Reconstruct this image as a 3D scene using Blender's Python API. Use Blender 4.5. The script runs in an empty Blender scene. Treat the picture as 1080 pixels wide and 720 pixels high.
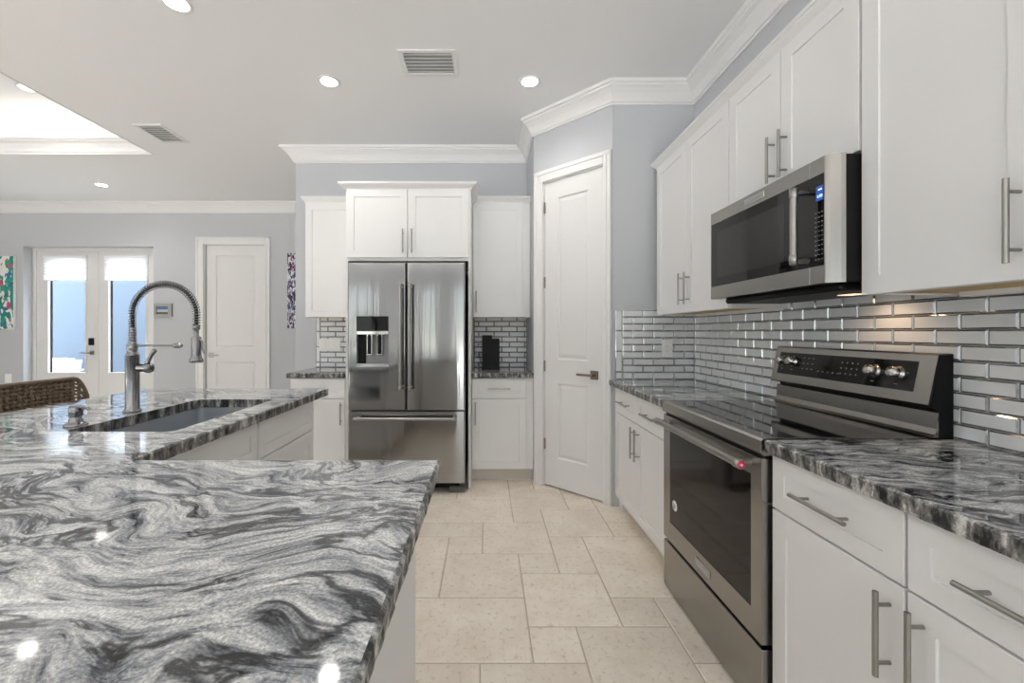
import bpy, bmesh, math, random
from mathutils import Vector, Matrix

random.seed(7)
S = bpy.context.scene
COL = S.collection
PI = math.pi

# ------------------------------------------------------------------ camera, sky, exposure
FPX = 450.0                     # focal length in pixels of the 1080 x 720 frame
CAM_H = 1.255
cam_d = bpy.data.cameras.new('camera')
cam_d.sensor_width = 36.0
cam_d.lens = 36.0 * FPX / 1080.0
cam_d.shift_x = (540 - 513) / 1080.0
cam_d.shift_y = -(360 - 350) / 1080.0
cam_d.clip_start = 0.02
cam = bpy.data.objects.new('camera', cam_d)
COL.objects.link(cam)
cam.location = (0, 0, CAM_H)
cam.rotation_euler = (PI / 2, 0, 0)
S.camera = cam

S.view_settings.view_transform = 'Standard'
S.view_settings.look = 'None'
S.view_settings.gamma = 1
S.view_settings.use_curve_mapping = False
S.view_settings.exposure = 0.2
S.cycles.max_bounces = 14
S.cycles.diffuse_bounces = 8
S.cycles.glossy_bounces = 6
S.cycles.transparent_max_bounces = 12
S.cycles.sample_clamp_indirect = 6.0
S.cycles.caustics_reflective = False
S.cycles.caustics_refractive = False

SKY = 12.0
DOWNLIGHT = 26.0
COVE = 5.0

world = bpy.data.worlds.new('sky')
S.world = world
world.use_nodes = True
bg = world.node_tree.nodes['Background']
bg.inputs[1].default_value = SKY
_wt = world.node_tree
_tc = _wt.nodes.new('ShaderNodeTexCoord')
_sx = _wt.nodes.new('ShaderNodeSeparateXYZ')
_cr = _wt.nodes.new('ShaderNodeValToRGB')      # bright lower half added as ground light for the ceiling, hazy sky above
_mr = _wt.nodes.new('ShaderNodeMapRange')
_mr.inputs['From Min'].default_value = -1
_wt.links.new(_tc.outputs['Generated'], _sx.inputs[0])
_wt.links.new(_sx.outputs['Z'], _mr.inputs['Value'])
_wt.links.new(_mr.outputs[0], _cr.inputs['Fac'])
_els = _cr.color_ramp.elements
_els[0].position = 0.44
_els[0].color = (0.80, 0.79, 0.775, 1)
_els[1].position = 0.64
_els[1].color = (0.86, 0.93, 1.0, 1)
for _p, _c in ((0.485, (0.12, 0.125, 0.11)), (0.55, (0.10, 0.115, 0.12)), (0.60, (0.35, 0.40, 0.44))):   # dark horizon band added to dim the reflections in the steel
    _els.new(_p).color = (*_c, 1)
_wt.links.new(_cr.outputs['Color'], bg.inputs[0])


def portal(loc, rot, w, h):
    d = bpy.data.lights.new('daylight_portal', 'AREA')
    d.shape = 'RECTANGLE'
    d.size = w
    d.size_y = h
    d.cycles.is_portal = True
    o = bpy.data.objects.new('daylight_portal', d)
    COL.objects.link(o)
    o.location = loc
    o.rotation_euler = rot
    return o


# ------------------------------------------------------------------ room dimensions
ZC = 3.02            # ceiling
XR = 1.497           # right wall
YB = 4.13            # wall behind the refrigerator
YF = 5.85            # far wall of the living side
XE = -1.848          # free end of the refrigerator wall
YS = 3.07            # short wall beside the pantry
PX0, PY0 = 0.395, 3.57   # pantry door wall, two corners
PX1, PY1 = 0.907, 3.07
XL, YN = -8.6, -4.6  # left wall and wall behind the camera
ZT = 0.914           # worktop height

REAR = [(-4.5, -2.95, 0.05, 2.45), (-2.05, -1.35, 0.05, 2.45), (-0.4, 1.3, 0.05, 2.45)]  # two read from refrigerator reflections, rightmost opening added for front light
LEFT = [(-3.6, -0.6, 0.05, 2.45)]  # unseen window added for side daylight
for a, b, z0, z1 in REAR:
    portal(((a + b) / 2, YN - 0.06, (z0 + z1) / 2), (PI / 2, 0, PI), b - a, z1 - z0)
for a, b, z0, z1 in LEFT:
    portal((XL - 0.06, (a + b) / 2, (z0 + z1) / 2), (PI / 2, 0, PI / 2 + PI), b - a, z1 - z0)
portal((-5.4, 5.99, 1.3), (PI / 2, 0, 0), 1.7, 2.3)


# ------------------------------------------------------------------ materials
def N(nt, kind, **kw):
    n = nt.nodes.new(kind)
    for k, v in kw.items():
        setattr(n, k, v)
    return n


def mat(name, color, rough=0.5, metal=0.0, spec=0.5, coat=0.0, bump=None, aniso=0.0, var=None, emit=None):
    m = bpy.data.materials.new(name)
    m.use_nodes = True
    nt = m.node_tree
    p = nt.nodes['Principled BSDF']
    p.inputs['Base Color'].default_value = (*color, 1)
    p.inputs['Roughness'].default_value = rough
    p.inputs['Metallic'].default_value = metal
    p.inputs['Specular IOR Level'].default_value = spec
    p.inputs['Coat Weight'].default_value = coat
    p.inputs['Anisotropic'].default_value = aniso
    if emit:
        p.inputs['Emission Color'].default_value = (*emit[0], 1)
        p.inputs['Emission Strength'].default_value = emit[1]
    tc = None
    if bump or var:
        tc = N(nt, 'ShaderNodeTexCoord')
    if var:   # (scale, amount)
        nz = N(nt, 'ShaderNodeTexNoise')
        nz.inputs['Scale'].default_value = var[0]
        nz.inputs['Detail'].default_value = 4
        nt.links.new(tc.outputs['Object'], nz.inputs['Vector'])
        mx = N(nt, 'ShaderNodeMix', data_type='RGBA')
        mx.inputs['A'].default_value = (*[c * (1 - var[1]) for c in color], 1)
        mx.inputs['B'].default_value = (*[min(1, c * (1 + var[1])) for c in color], 1)
        nt.links.new(nz.outputs['Fac'], mx.inputs['Factor'])
        nt.links.new(mx.outputs['Result'], p.inputs['Base Color'])
    if bump:  # (scale, strength, stretch)
        mp = N(nt, 'ShaderNodeMapping')
        mp.inputs['Scale'].default_value = bump[2] if len(bump) > 2 else (1, 1, 1)
        nb = N(nt, 'ShaderNodeTexNoise')
        nb.inputs['Scale'].default_value = bump[0]
        nb.inputs['Detail'].default_value = 3
        bp = N(nt, 'ShaderNodeBump')
        bp.inputs['Strength'].default_value = bump[1]
        bp.inputs['Distance'].default_value = 0.002
        nt.links.new(tc.outputs['Object'], mp.inputs['Vector'])
        nt.links.new(mp.outputs['Vector'], nb.inputs['Vector'])
        nt.links.new(nb.outputs['Fac'], bp.inputs['Height'])
        nt.links.new(bp.outputs['Normal'], p.inputs['Normal'])
    return m


def granite(name, rot, scale, dark, stretch=3.4, warp=0.55):
    """Swirled black, grey and white granite."""
    m = bpy.data.materials.new(name)
    m.use_nodes = True
    nt = m.node_tree
    L = nt.links.new
    p = nt.nodes['Principled BSDF']
    tc = N(nt, 'ShaderNodeTexCoord')
    mp = N(nt, 'ShaderNodeMapping')
    mp.inputs['Rotation'].default_value = (0, 0, rot)
    mp.inputs['Scale'].default_value = (scale, scale, scale * 0.6)
    L(tc.outputs['Object'], mp.inputs['Vector'])

    def noise(vec, sc, det, rough=0.5):
        n = N(nt, 'ShaderNodeTexNoise')
        n.inputs['Scale'].default_value = sc
        n.inputs['Detail'].default_value = det
        n.inputs['Roughness'].default_value = rough
        L(vec, n.inputs['Vector'])
        return n

    def vadd(a, b, k):
        s = N(nt, 'ShaderNodeVectorMath', operation='SUBTRACT')
        L(b, s.inputs[0])
        s.inputs[1].default_value = (0.5, 0.5, 0.5)
        c = N(nt, 'ShaderNodeVectorMath', operation='SCALE')
        c.inputs['Scale'].default_value = k
        L(s.outputs[0], c.inputs[0])
        d = N(nt, 'ShaderNodeVectorMath', operation='ADD')
        L(a, d.inputs[0])
        L(c.outputs[0], d.inputs[1])
        return d.outputs[0]

    w1 = noise(mp.outputs[0], 1.9, 1.5)
    v1 = vadd(mp.outputs[0], w1.outputs['Color'], warp)
    w2 = noise(v1, 5.5, 2)
    v2 = vadd(v1, w2.outputs['Color'], 0.17)
    st = N(nt, 'ShaderNodeMapping')
    st.inputs['Scale'].default_value = (1.0, stretch, 0.35)
    st.inputs['Rotation'].default_value = (0, 0, 0)
    L(v2, st.inputs['Vector'])
    bands = noise(st.outputs[0], 8.5, 9, 0.74)
    r1 = N(nt, 'ShaderNodeValToRGB')
    e = r1.color_ramp.elements
    e[0].position = 0.345 + dark
    e[0].color = (0.018, 0.021, 0.027, 1)
    e[1].position = 0.63 + dark * 0.6
    e[1].color = (0.80, 0.80, 0.785, 1)
    for pos, c in ((0.39, (0.08, 0.09, 0.11)), (0.44, (0.27, 0.285, 0.305)), (0.52, (0.52, 0.53, 0.535))):
        q = e.new(pos + dark)
        q.color = (*c, 1)
    L(bands.outputs['Fac'], r1.inputs['Fac'])
    # dark veins along a level line of a slower noise
    st2 = N(nt, 'ShaderNodeMapping')
    st2.inputs['Scale'].default_value = (0.8, stretch * 0.62, 0.3)
    st2.inputs['Location'].default_value = (3.1, 1.7, 0)
    L(v2, st2.inputs['Vector'])
    vn = noise(st2.outputs[0], 2.1, 7, 0.6)
    r2 = N(nt, 'ShaderNodeValToRGB')
    e = r2.color_ramp.elements
    e[0].position = 0.462 - dark * 0.5
    e[0].color = (1, 1, 1, 1)
    e[1].position = 0.528 + dark * 0.6
    e[1].color = (1, 1, 1, 1)
    q = e.new(0.490)
    q.color = (0.03, 0.034, 0.045, 1)
    q = e.new(0.500 + dark * 0.3)
    q.color = (0.03, 0.034, 0.045, 1)
    q = e.new(0.477)
    q.color = (0.55, 0.56, 0.58, 1)
    q = e.new(0.513 + dark * 0.45)
    q.color = (0.55, 0.56, 0.58, 1)
    L(vn.outputs['Fac'], r2.inputs['Fac'])
    mul = N(nt, 'ShaderNodeMix', data_type='RGBA', blend_type='MULTIPLY')
    mul.inputs['Factor'].default_value = 0.95
    L(r1.outputs['Color'], mul.inputs['A'])
    L(r2.outputs['Color'], mul.inputs['B'])
    # crystals
    g = noise(tc.outputs['Object'], 210, 2, 0.7)
    r3 = N(nt, 'ShaderNodeValToRGB')
    e = r3.color_ramp.elements
    e[0].position = 0.36
    e[0].color = (0.30, 0.30, 0.32, 1)
    e[1].position = 0.66
    e[1].color = (1.35, 1.35, 1.34, 1)
    L(g.outputs['Fac'], r3.inputs['Fac'])
    mul2 = N(nt, 'ShaderNodeMix', data_type='RGBA', blend_type='MULTIPLY')
    mul2.inputs['Factor'].default_value = 0.6
    L(mul.outputs['Result'], mul2.inputs['A'])
    L(r3.outputs['Color'], mul2.inputs['B'])
    L(mul2.outputs['Result'], p.inputs['Base Color'])
    p.inputs['Roughness'].default_value = 0.06
    p.inputs['Specular IOR Level'].default_value = 0.6
    return m


def granite_edge(name, tone):  # same stone colour as the top; the darker look is painted in
    """Chiselled slab edge: the same stone, split and unpolished."""
    m = bpy.data.materials.new(name)
    m.use_nodes = True
    nt = m.node_tree
    L = nt.links.new
    p = nt.nodes['Principled BSDF']
    tc = N(nt, 'ShaderNodeTexCoord')
    mp = N(nt, 'ShaderNodeMapping')
    mp.inputs['Scale'].default_value = (1, 1, 0.3)
    L(tc.outputs['Object'], mp.inputs['Vector'])
    a = N(nt, 'ShaderNodeTexNoise')
    a.inputs['Scale'].default_value = 26
    a.inputs['Detail'].default_value = 6
    a.inputs['Roughness'].default_value = 0.75
    L(mp.outputs[0], a.inputs['Vector'])
    r = N(nt, 'ShaderNodeValToRGB')
    e = r.color_ramp.elements
    e[0].position = 0.43
    e[0].color = (0.014, 0.014, 0.016, 1)
    e[1].position = 0.62
    e[1].color = (*[0.62 * t for t in tone], 1)
    q = e.new(0.53)
    q.color = (*[0.2 * t for t in tone], 1)
    L(a.outputs['Fac'], r.inputs['Fac'])
    L(r.outputs['Color'], p.inputs['Base Color'])
    p.inputs['Roughness'].default_value = 0.32
    return m


def glass(name, tint=(1, 1, 1), refl=0.06):
    m = bpy.data.materials.new(name)
    m.use_nodes = True
    nt = m.node_tree
    nt.nodes.remove(nt.nodes['Principled BSDF'])
    out = nt.nodes['Material Output']
    t = N(nt, 'ShaderNodeBsdfTransparent')
    t.inputs[0].default_value = (*tint, 1)
    g = N(nt, 'ShaderNodeBsdfGlossy')
    g.inputs['Roughness'].default_value = 0.01
    mx = N(nt, 'ShaderNodeMixShader')
    mx.inputs[0].default_value = refl
    nt.links.new(t.outputs[0], mx.inputs[1])
    nt.links.new(g.outputs[0], mx.inputs[2])
    nt.links.new(mx.outputs[0], out.inputs[0])
    return m


def shade_cloth(name):
    m = bpy.data.materials.new(name)
    m.use_nodes = True
    nt = m.node_tree
    nt.nodes.remove(nt.nodes['Principled BSDF'])
    out = nt.nodes['Material Output']
    d = N(nt, 'ShaderNodeBsdfDiffuse')
    d.inputs[0].default_value = (0.9, 0.9, 0.9, 1)
    t = N(nt, 'ShaderNodeBsdfTranslucent')
    t.inputs[0].default_value = (0.98, 0.98, 0.98, 1)
    mx = N(nt, 'ShaderNodeMixShader')
    mx.inputs[0].default_value = 0.75
    nt.links.new(d.outputs[0], mx.inputs[1])
    nt.links.new(t.outputs[0], mx.inputs[2])
    nt.links.new(mx.outputs[0], out.inputs[0])
    return m


def travertine():
    m = bpy.data.materials.new('travertine')
    m.use_nodes = True
    nt = m.node_tree
    L = nt.links.new
    p = nt.nodes['Principled BSDF']
    tc = N(nt, 'ShaderNodeTexCoord')
    ge = N(nt, 'ShaderNodeNewGeometry')
    n1 = N(nt, 'ShaderNodeTexNoise')
    n1.inputs['Scale'].default_value = 5
    n1.inputs['Detail'].default_value = 7
    n1.inputs['Roughness'].default_value = 0.65
    L(tc.outputs['Object'], n1.inputs['Vector'])
    r = N(nt, 'ShaderNodeValToRGB')
    e = r.color_ramp.elements
    e[0].position = 0.3
    e[0].color = (0.72, 0.63, 0.53, 1)
    e[1].position = 0.68
    e[1].color = (0.86, 0.79, 0.69, 1)
    L(n1.outputs['Fac'], r.inputs['Fac'])
    hsv = N(nt, 'ShaderNodeHueSaturation')
    mr = N(nt, 'ShaderNodeMapRange')
    mr.inputs['To Min'].default_value = 0.93
    mr.inputs['To Max'].default_value = 1.07
    L(ge.outputs['Random Per Island'], mr.inputs['Value'])
    L(mr.outputs[0], hsv.inputs['Value'])
    L(r.outputs['Color'], hsv.inputs['Color'])
    # small pits and fossil specks
    n2 = N(nt, 'ShaderNodeTexNoise')
    n2.inputs['Scale'].default_value = 38
    n2.inputs['Detail'].default_value = 6
    n2.inputs['Roughness'].default_value = 0.7
    L(tc.outputs['Object'], n2.inputs['Vector'])
    r2 = N(nt, 'ShaderNodeValToRGB')
    e = r2.color_ramp.elements
    e[0].position = 0.30
    e[0].color = (0.62, 0.56, 0.49, 1)
    e[1].position = 0.46
    e[1].color = (1, 1, 1, 1)
    L(n2.outputs['Fac'], r2.inputs['Fac'])
    mul = N(nt, 'ShaderNodeMix', data_type='RGBA', blend_type='MULTIPLY')
    mul.inputs['Factor'].default_value = 0.8
    L(hsv.outputs['Color'], mul.inputs['A'])
    L(r2.outputs['Color'], mul.inputs['B'])
    L(mul.outputs['Result'], p.inputs['Base Color'])
    bp = N(nt, 'ShaderNodeBump')
    bp.inputs['Strength'].default_value = 0.25
    bp.inputs['Distance'].default_value = 0.003
    L(n2.outputs['Fac'], bp.inputs['Height'])
    L(bp.outputs['Normal'], p.inputs['Normal'])
    p.inputs['Roughness'].default_value = 0.42
    return m


def painting(name, base, inks, scale, seed, stretch=(1, 1, 1), thr=0.50, thrs=None):
    """Loose coloured brush strokes on a pale ground (no known artwork)."""
    m = bpy.data.materials.new(name)
    m.use_nodes = True
    nt = m.node_tree
    L = nt.links.new
    p = nt.nodes['Principled BSDF']
    tc = N(nt, 'ShaderNodeTexCoord')
    prev = None
    for i, ink in enumerate(inks):
        mp = N(nt, 'ShaderNodeMapping')
        mp.inputs['Location'].default_value = (seed + i * 3.7, seed * 2 + i, i * 5.1)
        mp.inputs['Rotation'].default_value = (0, 0.7 + i * 0.5, 0)
        mp.inputs['Scale'].default_value = stretch
        L(tc.outputs['Object'], mp.inputs['Vector'])
        n = N(nt, 'ShaderNodeTexNoise')
        n.inputs['Scale'].default_value = scale
        n.inputs['Detail'].default_value = 1.5
        n.inputs['Distortion'].default_value = 0.7
        L(mp.outputs[0], n.inputs['Vector'])
        r = N(nt, 'ShaderNodeValToRGB')
        r.color_ramp.elements[0].position = (thrs[i] if thrs else thr) + 0.05
        r.color_ramp.elements[1].position = (thrs[i] if thrs else thr) + 0.07
        L(n.outputs['Fac'], r.inputs['Fac'])
        mx = N(nt, 'ShaderNodeMix', data_type='RGBA')
        L(r.outputs['Color'], mx.inputs['Factor'])
        if prev is None:
            mx.inputs['A'].default_value = (*base, 1)
        else:
            L(prev, mx.inputs['A'])
        mx.inputs['B'].default_value = (*ink, 1)
        prev = mx.outputs['Result']
    L(prev, p.inputs['Base Color'])
    p.inputs['Roughness'].default_value = 0.7
    return m


M = {}
M['cab'] = mat('painted_cabinet_white', (0.75, 0.75, 0.75), 0.38, var=(3, 0.012))
M['kick'] = mat('toe_kick_paint', (0.62, 0.58, 0.53), 0.5, var=(4, 0.03))
M['wall'] = mat('wall_paint_pale_blue_grey', (0.515, 0.532, 0.56), 0.6, bump=(220, 0.08))
M['ceil'] = mat('ceiling_paint', (0.835, 0.84, 0.85), 0.7, bump=(200, 0.1))
M['trim'] = mat('trim_paint_white', (0.76, 0.76, 0.76), 0.35, var=(3, 0.01))
M['door'] = mat('door_paint_white', (0.73, 0.73, 0.73), 0.35, var=(3, 0.01))
M['steel'] = mat('brushed_steel', (0.36, 0.345, 0.325), 0.25, 1.0, aniso=0.6, bump=(60, 0.06, (1, 1, 14)))
M['steelv'] = mat('brushed_steel_doors', (0.36, 0.357, 0.355), 0.12, 1.0, bump=(2.2, 0.9, (6, 6, 0.3)))
M['nickel'] = mat('brushed_nickel', (0.35, 0.34, 0.32), 0.32, 1.0, var=(20, 0.03))
M['chrome'] = mat('polished_chrome', (0.72, 0.72, 0.72), 0.09, 1.0, var=(8, 0.02))
M['knob_steel'] = mat('turned_steel', (0.58, 0.575, 0.56), 0.24, 1.0, var=(8, 0.02))
M['faucet'] = mat('satin_stainless_faucet', (0.27, 0.27, 0.275), 0.2, 1.0, var=(12, 0.03))
M['bronze'] = mat('dark_satin_nickel', (0.26, 0.225, 0.19), 0.35, 1.0, var=(12, 0.04))
M['black'] = mat('black_plastic', (0.006, 0.006, 0.0065), 0.45, spec=0.2, var=(10, 0.1))
M['blackgl'] = mat('black_glass', (0.006, 0.006, 0.007), 0.04, spec=0.35, var=(6, 0.05))
M['ovengl'] = mat('oven_door_glass', (0.010, 0.008, 0.007), 0.06, spec=0.3, var=(6, 0.05))
M['cooktop'] = mat('ceramic_cooktop_glass', (0.014, 0.014, 0.015), 0.03, spec=0.75, var=(6, 0.05))
M['tile'] = mat('glass_tile_face', (0.75, 0.77, 0.79), 0.24, spec=0.5, var=(9, 0.05))
M['tilebev'] = mat('glass_tile_edge', (0.50, 0.51, 0.52), 0.09, 0.75, var=(9, 0.05))
M['grout'] = mat('grey_grout', (0.26, 0.26, 0.265), 0.8, var=(30, 0.1))
M['fgrout'] = mat('floor_grout', (0.52, 0.455, 0.38), 0.9, var=(30, 0.12), bump=(60, 0.3))
M['travertine'] = travertine()
M['granite'] = granite('swirled_granite', 0.12, 1.12, -0.002, 3.8, 0.6)
M['granite_dark'] = granite('swirled_granite_dark', 0.22, 1.2, 0.008, 4.6, 0.26)
M['edge'] = granite_edge('chiselled_granite_edge', (1, 0.98, 0.94))
M['wood'] = mat('raw_plywood', (0.60, 0.43, 0.19), 0.6, var=(9, 0.15))
M['sink'] = mat('sink_steel', (0.58, 0.60, 0.63), 0.36, 1.0, var=(14, 0.04))
M['plastic'] = mat('white_plastic', (0.88, 0.88, 0.875), 0.35, var=(8, 0.01))
M['grey'] = mat('grey_plastic', (0.36, 0.37, 0.38), 0.45, var=(8, 0.04))
M['darkgrey'] = mat('dark_grey_plastic', (0.10, 0.095, 0.09), 0.45, var=(8, 0.04))
M['red'] = mat('red_enamel', (0.55, 0.02, 0.07), 0.25, var=(8, 0.04))
M['white_mark'] = mat('white_print', (0.78, 0.78, 0.78), 0.5, var=(8, 0.02))
M['grey_mark'] = mat('grey_print', (0.20, 0.20, 0.205), 0.5, var=(8, 0.02))
M['wicker'] = mat('woven_cane', (0.165, 0.115, 0.075), 0.55, var=(60, 0.35), bump=(160, 0.5))
M['darkwood'] = mat('dark_stained_wood', (0.10, 0.065, 0.04), 0.4, var=(12, 0.2))
M['stucco'] = mat('exterior_stucco', (0.085, 0.115, 0.15), 0.9, var=(25, 0.08), bump=(90, 0.5))
M['patio'] = mat('patio_concrete', (0.5, 0.5, 0.48), 0.8, var=(12, 0.08))
M['resin'] = mat('white_resin', (0.82, 0.82, 0.82), 0.45, var=(6, 0.02))
M['glass'] = glass('window_glass', (0.97, 0.98, 1.0))
M['shade'] = shade_cloth('cellular_shade_fabric')
M['lens'] = mat('lit_lens', (1, 1, 1), 0.5, emit=((1.0, 0.95, 0.87), 14.0))
M['led'] = mat('lit_cove_strip', (1, 1, 1), 0.5, emit=((1.0, 0.955, 0.88), COVE))
M['clock'] = mat('lit_clock_segments', (0.4, 0.6, 1), 0.5, emit=((0.35, 0.55, 1.0), 2.2))
M['clockbg'] = mat('lit_clock_screen', (0.01, 0.03, 0.12), 0.2, emit=((0.05, 0.12, 0.5), 0.5))
M['photo_sky'] = mat('picture_sky', (0.10, 0.16, 0.36), 0.4, var=(14, 0.3))
M['photo_land'] = mat('picture_land', (0.10, 0.10, 0.045), 0.4, var=(30, 0.5))
M['photo_haze'] = mat('picture_haze', (0.42, 0.50, 0.52), 0.4, var=(20, 0.2))
M['art_floral'] = painting('floral_canvas', (0.78, 0.78, 0.76),
                           [(0.01, 0.22, 0.17), (0.03, 0.17, 0.33), (0.02, 0.32, 0.22), (0.66, 0.05, 0.18)], 9.0, 2.0, (1.6, 1, 0.8), 0.53, (0.49, 0.50, 0.50, 0.59))
M['art_abstract'] = painting('abstract_canvas', (0.70, 0.72, 0.74),
                             [(0.04, 0.06, 0.12), (0.05, 0.14, 0.36), (0.40, 0.07, 0.20), (0.22, 0.30, 0.42), (0.72, 0.74, 0.76), (0.03, 0.04, 0.07)], 20.0, 5.0, (1.5, 1, 0.8), 0.48)
M['canvas_edge'] = mat('canvas_edge', (0.75, 0.75, 0.73), 0.7, var=(30, 0.03))


# ------------------------------------------------------------------ mesh building
class MB:
    def __init__(self):
        self.bm = bmesh.new()

    def box(self, a, b, m=0, bev=0.0, seg=1):
        x0, y0, z0 = (min(a[i], b[i]) for i in range(3))
        x1, y1, z1 = (max(a[i], b[i]) for i in range(3))
        t = bmesh.new()
        vs = [t.verts.new(p) for p in ((x0, y0, z0), (x1, y0, z0), (x1, y1, z0), (x0, y1, z0),
                                       (x0, y0, z1), (x1, y0, z1), (x1, y1, z1), (x0, y1, z1))]
        for f in ((3, 2, 1, 0), (4, 5, 6, 7), (0, 1, 5, 4), (1, 2, 6, 5), (2, 3, 7, 6), (3, 0, 4, 7)):
            t.faces.new([vs[i] for i in f])
        if bev > 0:
            bmesh.ops.bevel(t, geom=t.edges[:], offset=bev, segments=seg, affect='EDGES', profile=0.5)
        self.join(t, m)
        return self

    def join(self, t, m=None, mtx=None):
        if mtx is not None:
            bmesh.ops.transform(t, matrix=mtx, verts=t.verts[:])
        mp = {}
        for v in t.verts:
            mp[v] = self.bm.verts.new(v.co)
        for f in t.faces:
            try:
                nf = self.bm.faces.new([mp[v] for v in f.verts])
            except ValueError:
                continue
            nf.smooth = f.smooth
            nf.material_index = f.material_index if m is None else m
        t.free()

    def quad(self, pts, m=0, smooth=False):
        f = self.bm.faces.new([self.bm.verts.new(p) for p in pts])
        f.material_index = m
        f.smooth = smooth
        return f

    def rings(self, rings, m=0, smooth=True, closed=True, cap0=True, cap1=True):
        R = [[self.bm.verts.new(p) for p in r] for r in rings]
        n = len(R[0])
        for a, b in zip(R, R[1:]):
            for i in range(n if closed else n - 1):
                j = (i + 1) % n
                f = self.bm.faces.new((a[i], a[j], b[j], b[i]))
                f.smooth = smooth
                f.material_index = m
        if cap0 and closed:
            f = self.bm.faces.new([self.bm.verts.new(v.co) for v in reversed(R[0])])
            f.material_index = m
        if cap1 and closed:
            f = self.bm.faces.new([self.bm.verts.new(v.co) for v in R[-1]])
            f.material_index = m
        return self

    @staticmethod
    def frame(d):
        d = d.normalized()
        u = Vector((0, 0, 1)) if abs(d.z) < 0.9 else Vector((1, 0, 0))
        a = d.cross(u).normalized()
        return a, d.cross(a).normalized()

    def cyl(self, p0, p1, r, n=16, m=0, r1=None, cap=True):
        p0, p1 = Vector(p0), Vector(p1)
        r1 = r if r1 is None else r1
        a, b = self.frame(p1 - p0)
        ring = lambda p, q: [p + a * math.cos(2 * PI * i / n) * q + b * math.sin(2 * PI * i / n) * q for i in range(n)]
        return self.rings([ring(p0, r), ring(p1, r1)], m, True, True, cap, cap)

    def lathe(self, prof, o=(0, 0, 0), axis=(0, 0, 1), n=24, m=0, cap=True):
        o, ax = Vector(o), Vector(axis).normalized()
        a, b = self.frame(ax)
        R = []
        for r, h in prof:
            R.append([o + ax * h + (a * math.cos(2 * PI * i / n) + b * math.sin(2 * PI * i / n)) * max(r, 1e-4) for i in range(n)])
        return self.rings(R, m, True, True, cap, cap)

    def tube(self, pts, r, n=8, m=0, cap=True):
        pts = [Vector(p) for p in pts]
        a, b = self.frame(pts[1] - pts[0])
        R = []
        for i, p in enumerate(pts):
            d = (pts[min(i + 1, len(pts) - 1)] - pts[max(i - 1, 0)]).normalized()
            a = (a - d * a.dot(d)).normalized()
            b = d.cross(a).normalized()
            q = r[i] if isinstance(r, (list, tuple)) else r
            R.append([p + (a * math.cos(2 * PI * k / n) + b * math.sin(2 * PI * k / n)) * q for k in range(n)])
        return self.rings(R, m, True, True, cap, cap)

    def prism(self, poly, lo, hi, axis='z', m=0):
        """poly: 2-D outline; extruded along axis between lo and hi."""
        def P(u, v, w):
            return {'z': (u, v, w), 'y': (u, w, v), 'x': (w, u, v)}[axis]
        A = [self.bm.verts.new(P(u, v, lo)) for u, v in poly]
        B = [self.bm.verts.new(P(u, v, hi)) for u, v in poly]
        n = len(poly)
        fs = [self.bm.faces.new(A), self.bm.faces.new(B)]
        for i in range(n):
            j = (i + 1) % n
            fs.append(self.bm.faces.new((A[i], A[j], B[j], B[i])))
        for f in fs:
            f.material_index = m
        return self

    def build(self, name, mats, parent=None, loc=(0, 0, 0), rz=0.0, recalc=True):
        if recalc:
            bmesh.ops.recalc_face_normals(self.bm, faces=self.bm.faces[:])
        me = bpy.data.meshes.new(name)
        self.bm.to_mesh(me)
        self.bm.free()
        for x in (mats if isinstance(mats, (list, tuple)) else [mats]):
            me.materials.append(M[x] if isinstance(x, str) else x)
        o = bpy.data.objects.new(name, me)
        COL.objects.link(o)
        o.location = loc
        o.rotation_euler = (0, 0, rz)
        if parent:
            o.parent = parent
        return o


def thing(name, label, cat, loc=(0, 0, 0), rz=0.0, group=None):
    o = bpy.data.objects.new(name, None)
    COL.objects.link(o)
    o.empty_display_size = 0.1
    o.location = loc
    o.rotation_euler = (0, 0, rz)
    o['label'] = label
    o['category'] = cat
    if group:
        o['group'] = group
    return o


def tag(o, label, cat, group=None):
    o['label'] = label
    o['category'] = cat
    if group:
        o['group'] = group
    return o


def struct(o, label=None):
    o['kind'] = 'structure'
    if label:
        o['label'] = label
    return o


def text_bm(s, size, depth=0.0006):
    """Lettering as a bmesh in the x-z plane, centred, front towards -y."""
    c = bpy.data.curves.new('lettering', 'FONT')
    c.body = s
    c.size = size
    c.align_x = 'CENTER'
    c.align_y = 'CENTER'
    c.extrude = depth
    o = bpy.data.objects.new('lettering', c)
    COL.objects.link(o)
    dg = bpy.context.evaluated_depsgraph_get()
    me = bpy.data.meshes.new_from_object(o.evaluated_get(dg))
    t = bmesh.new()
    t.from_mesh(me)
    bpy.data.objects.remove(o)
    bpy.data.curves.remove(c)
    bpy.data.meshes.remove(me)
    bmesh.ops.transform(t, matrix=Matrix.Rotation(PI / 2, 4, 'X'), verts=t.verts[:])
    return t


def rect_with_holes(mb, axis, w0, w1, u0, u1, z0, z1, holes, m=0):
    """Solid wall between w0 and w1 along one axis, with rectangular openings (ua, ub, za, zb)."""
    us = sorted({u0, u1, *[h[0] for h in holes], *[h[1] for h in holes]})
    for a, b in zip(us, us[1:]):
        cuts = sorted([(h[2], h[3]) for h in holes if h[0] <= a + 1e-6 and h[1] >= b - 1e-6])
        z = z0
        segs = []
        for c, d in cuts:
            if c > z:
                segs.append((z, c))
            z = d
        if z < z1:
            segs.append((z, z1))
        for c, d in segs:
            if axis == 'y':
                mb.box((a, w0, c), (b, w1, d), m)
            else:
                mb.box((w0, a, c), (w1, b, d), m)


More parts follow.
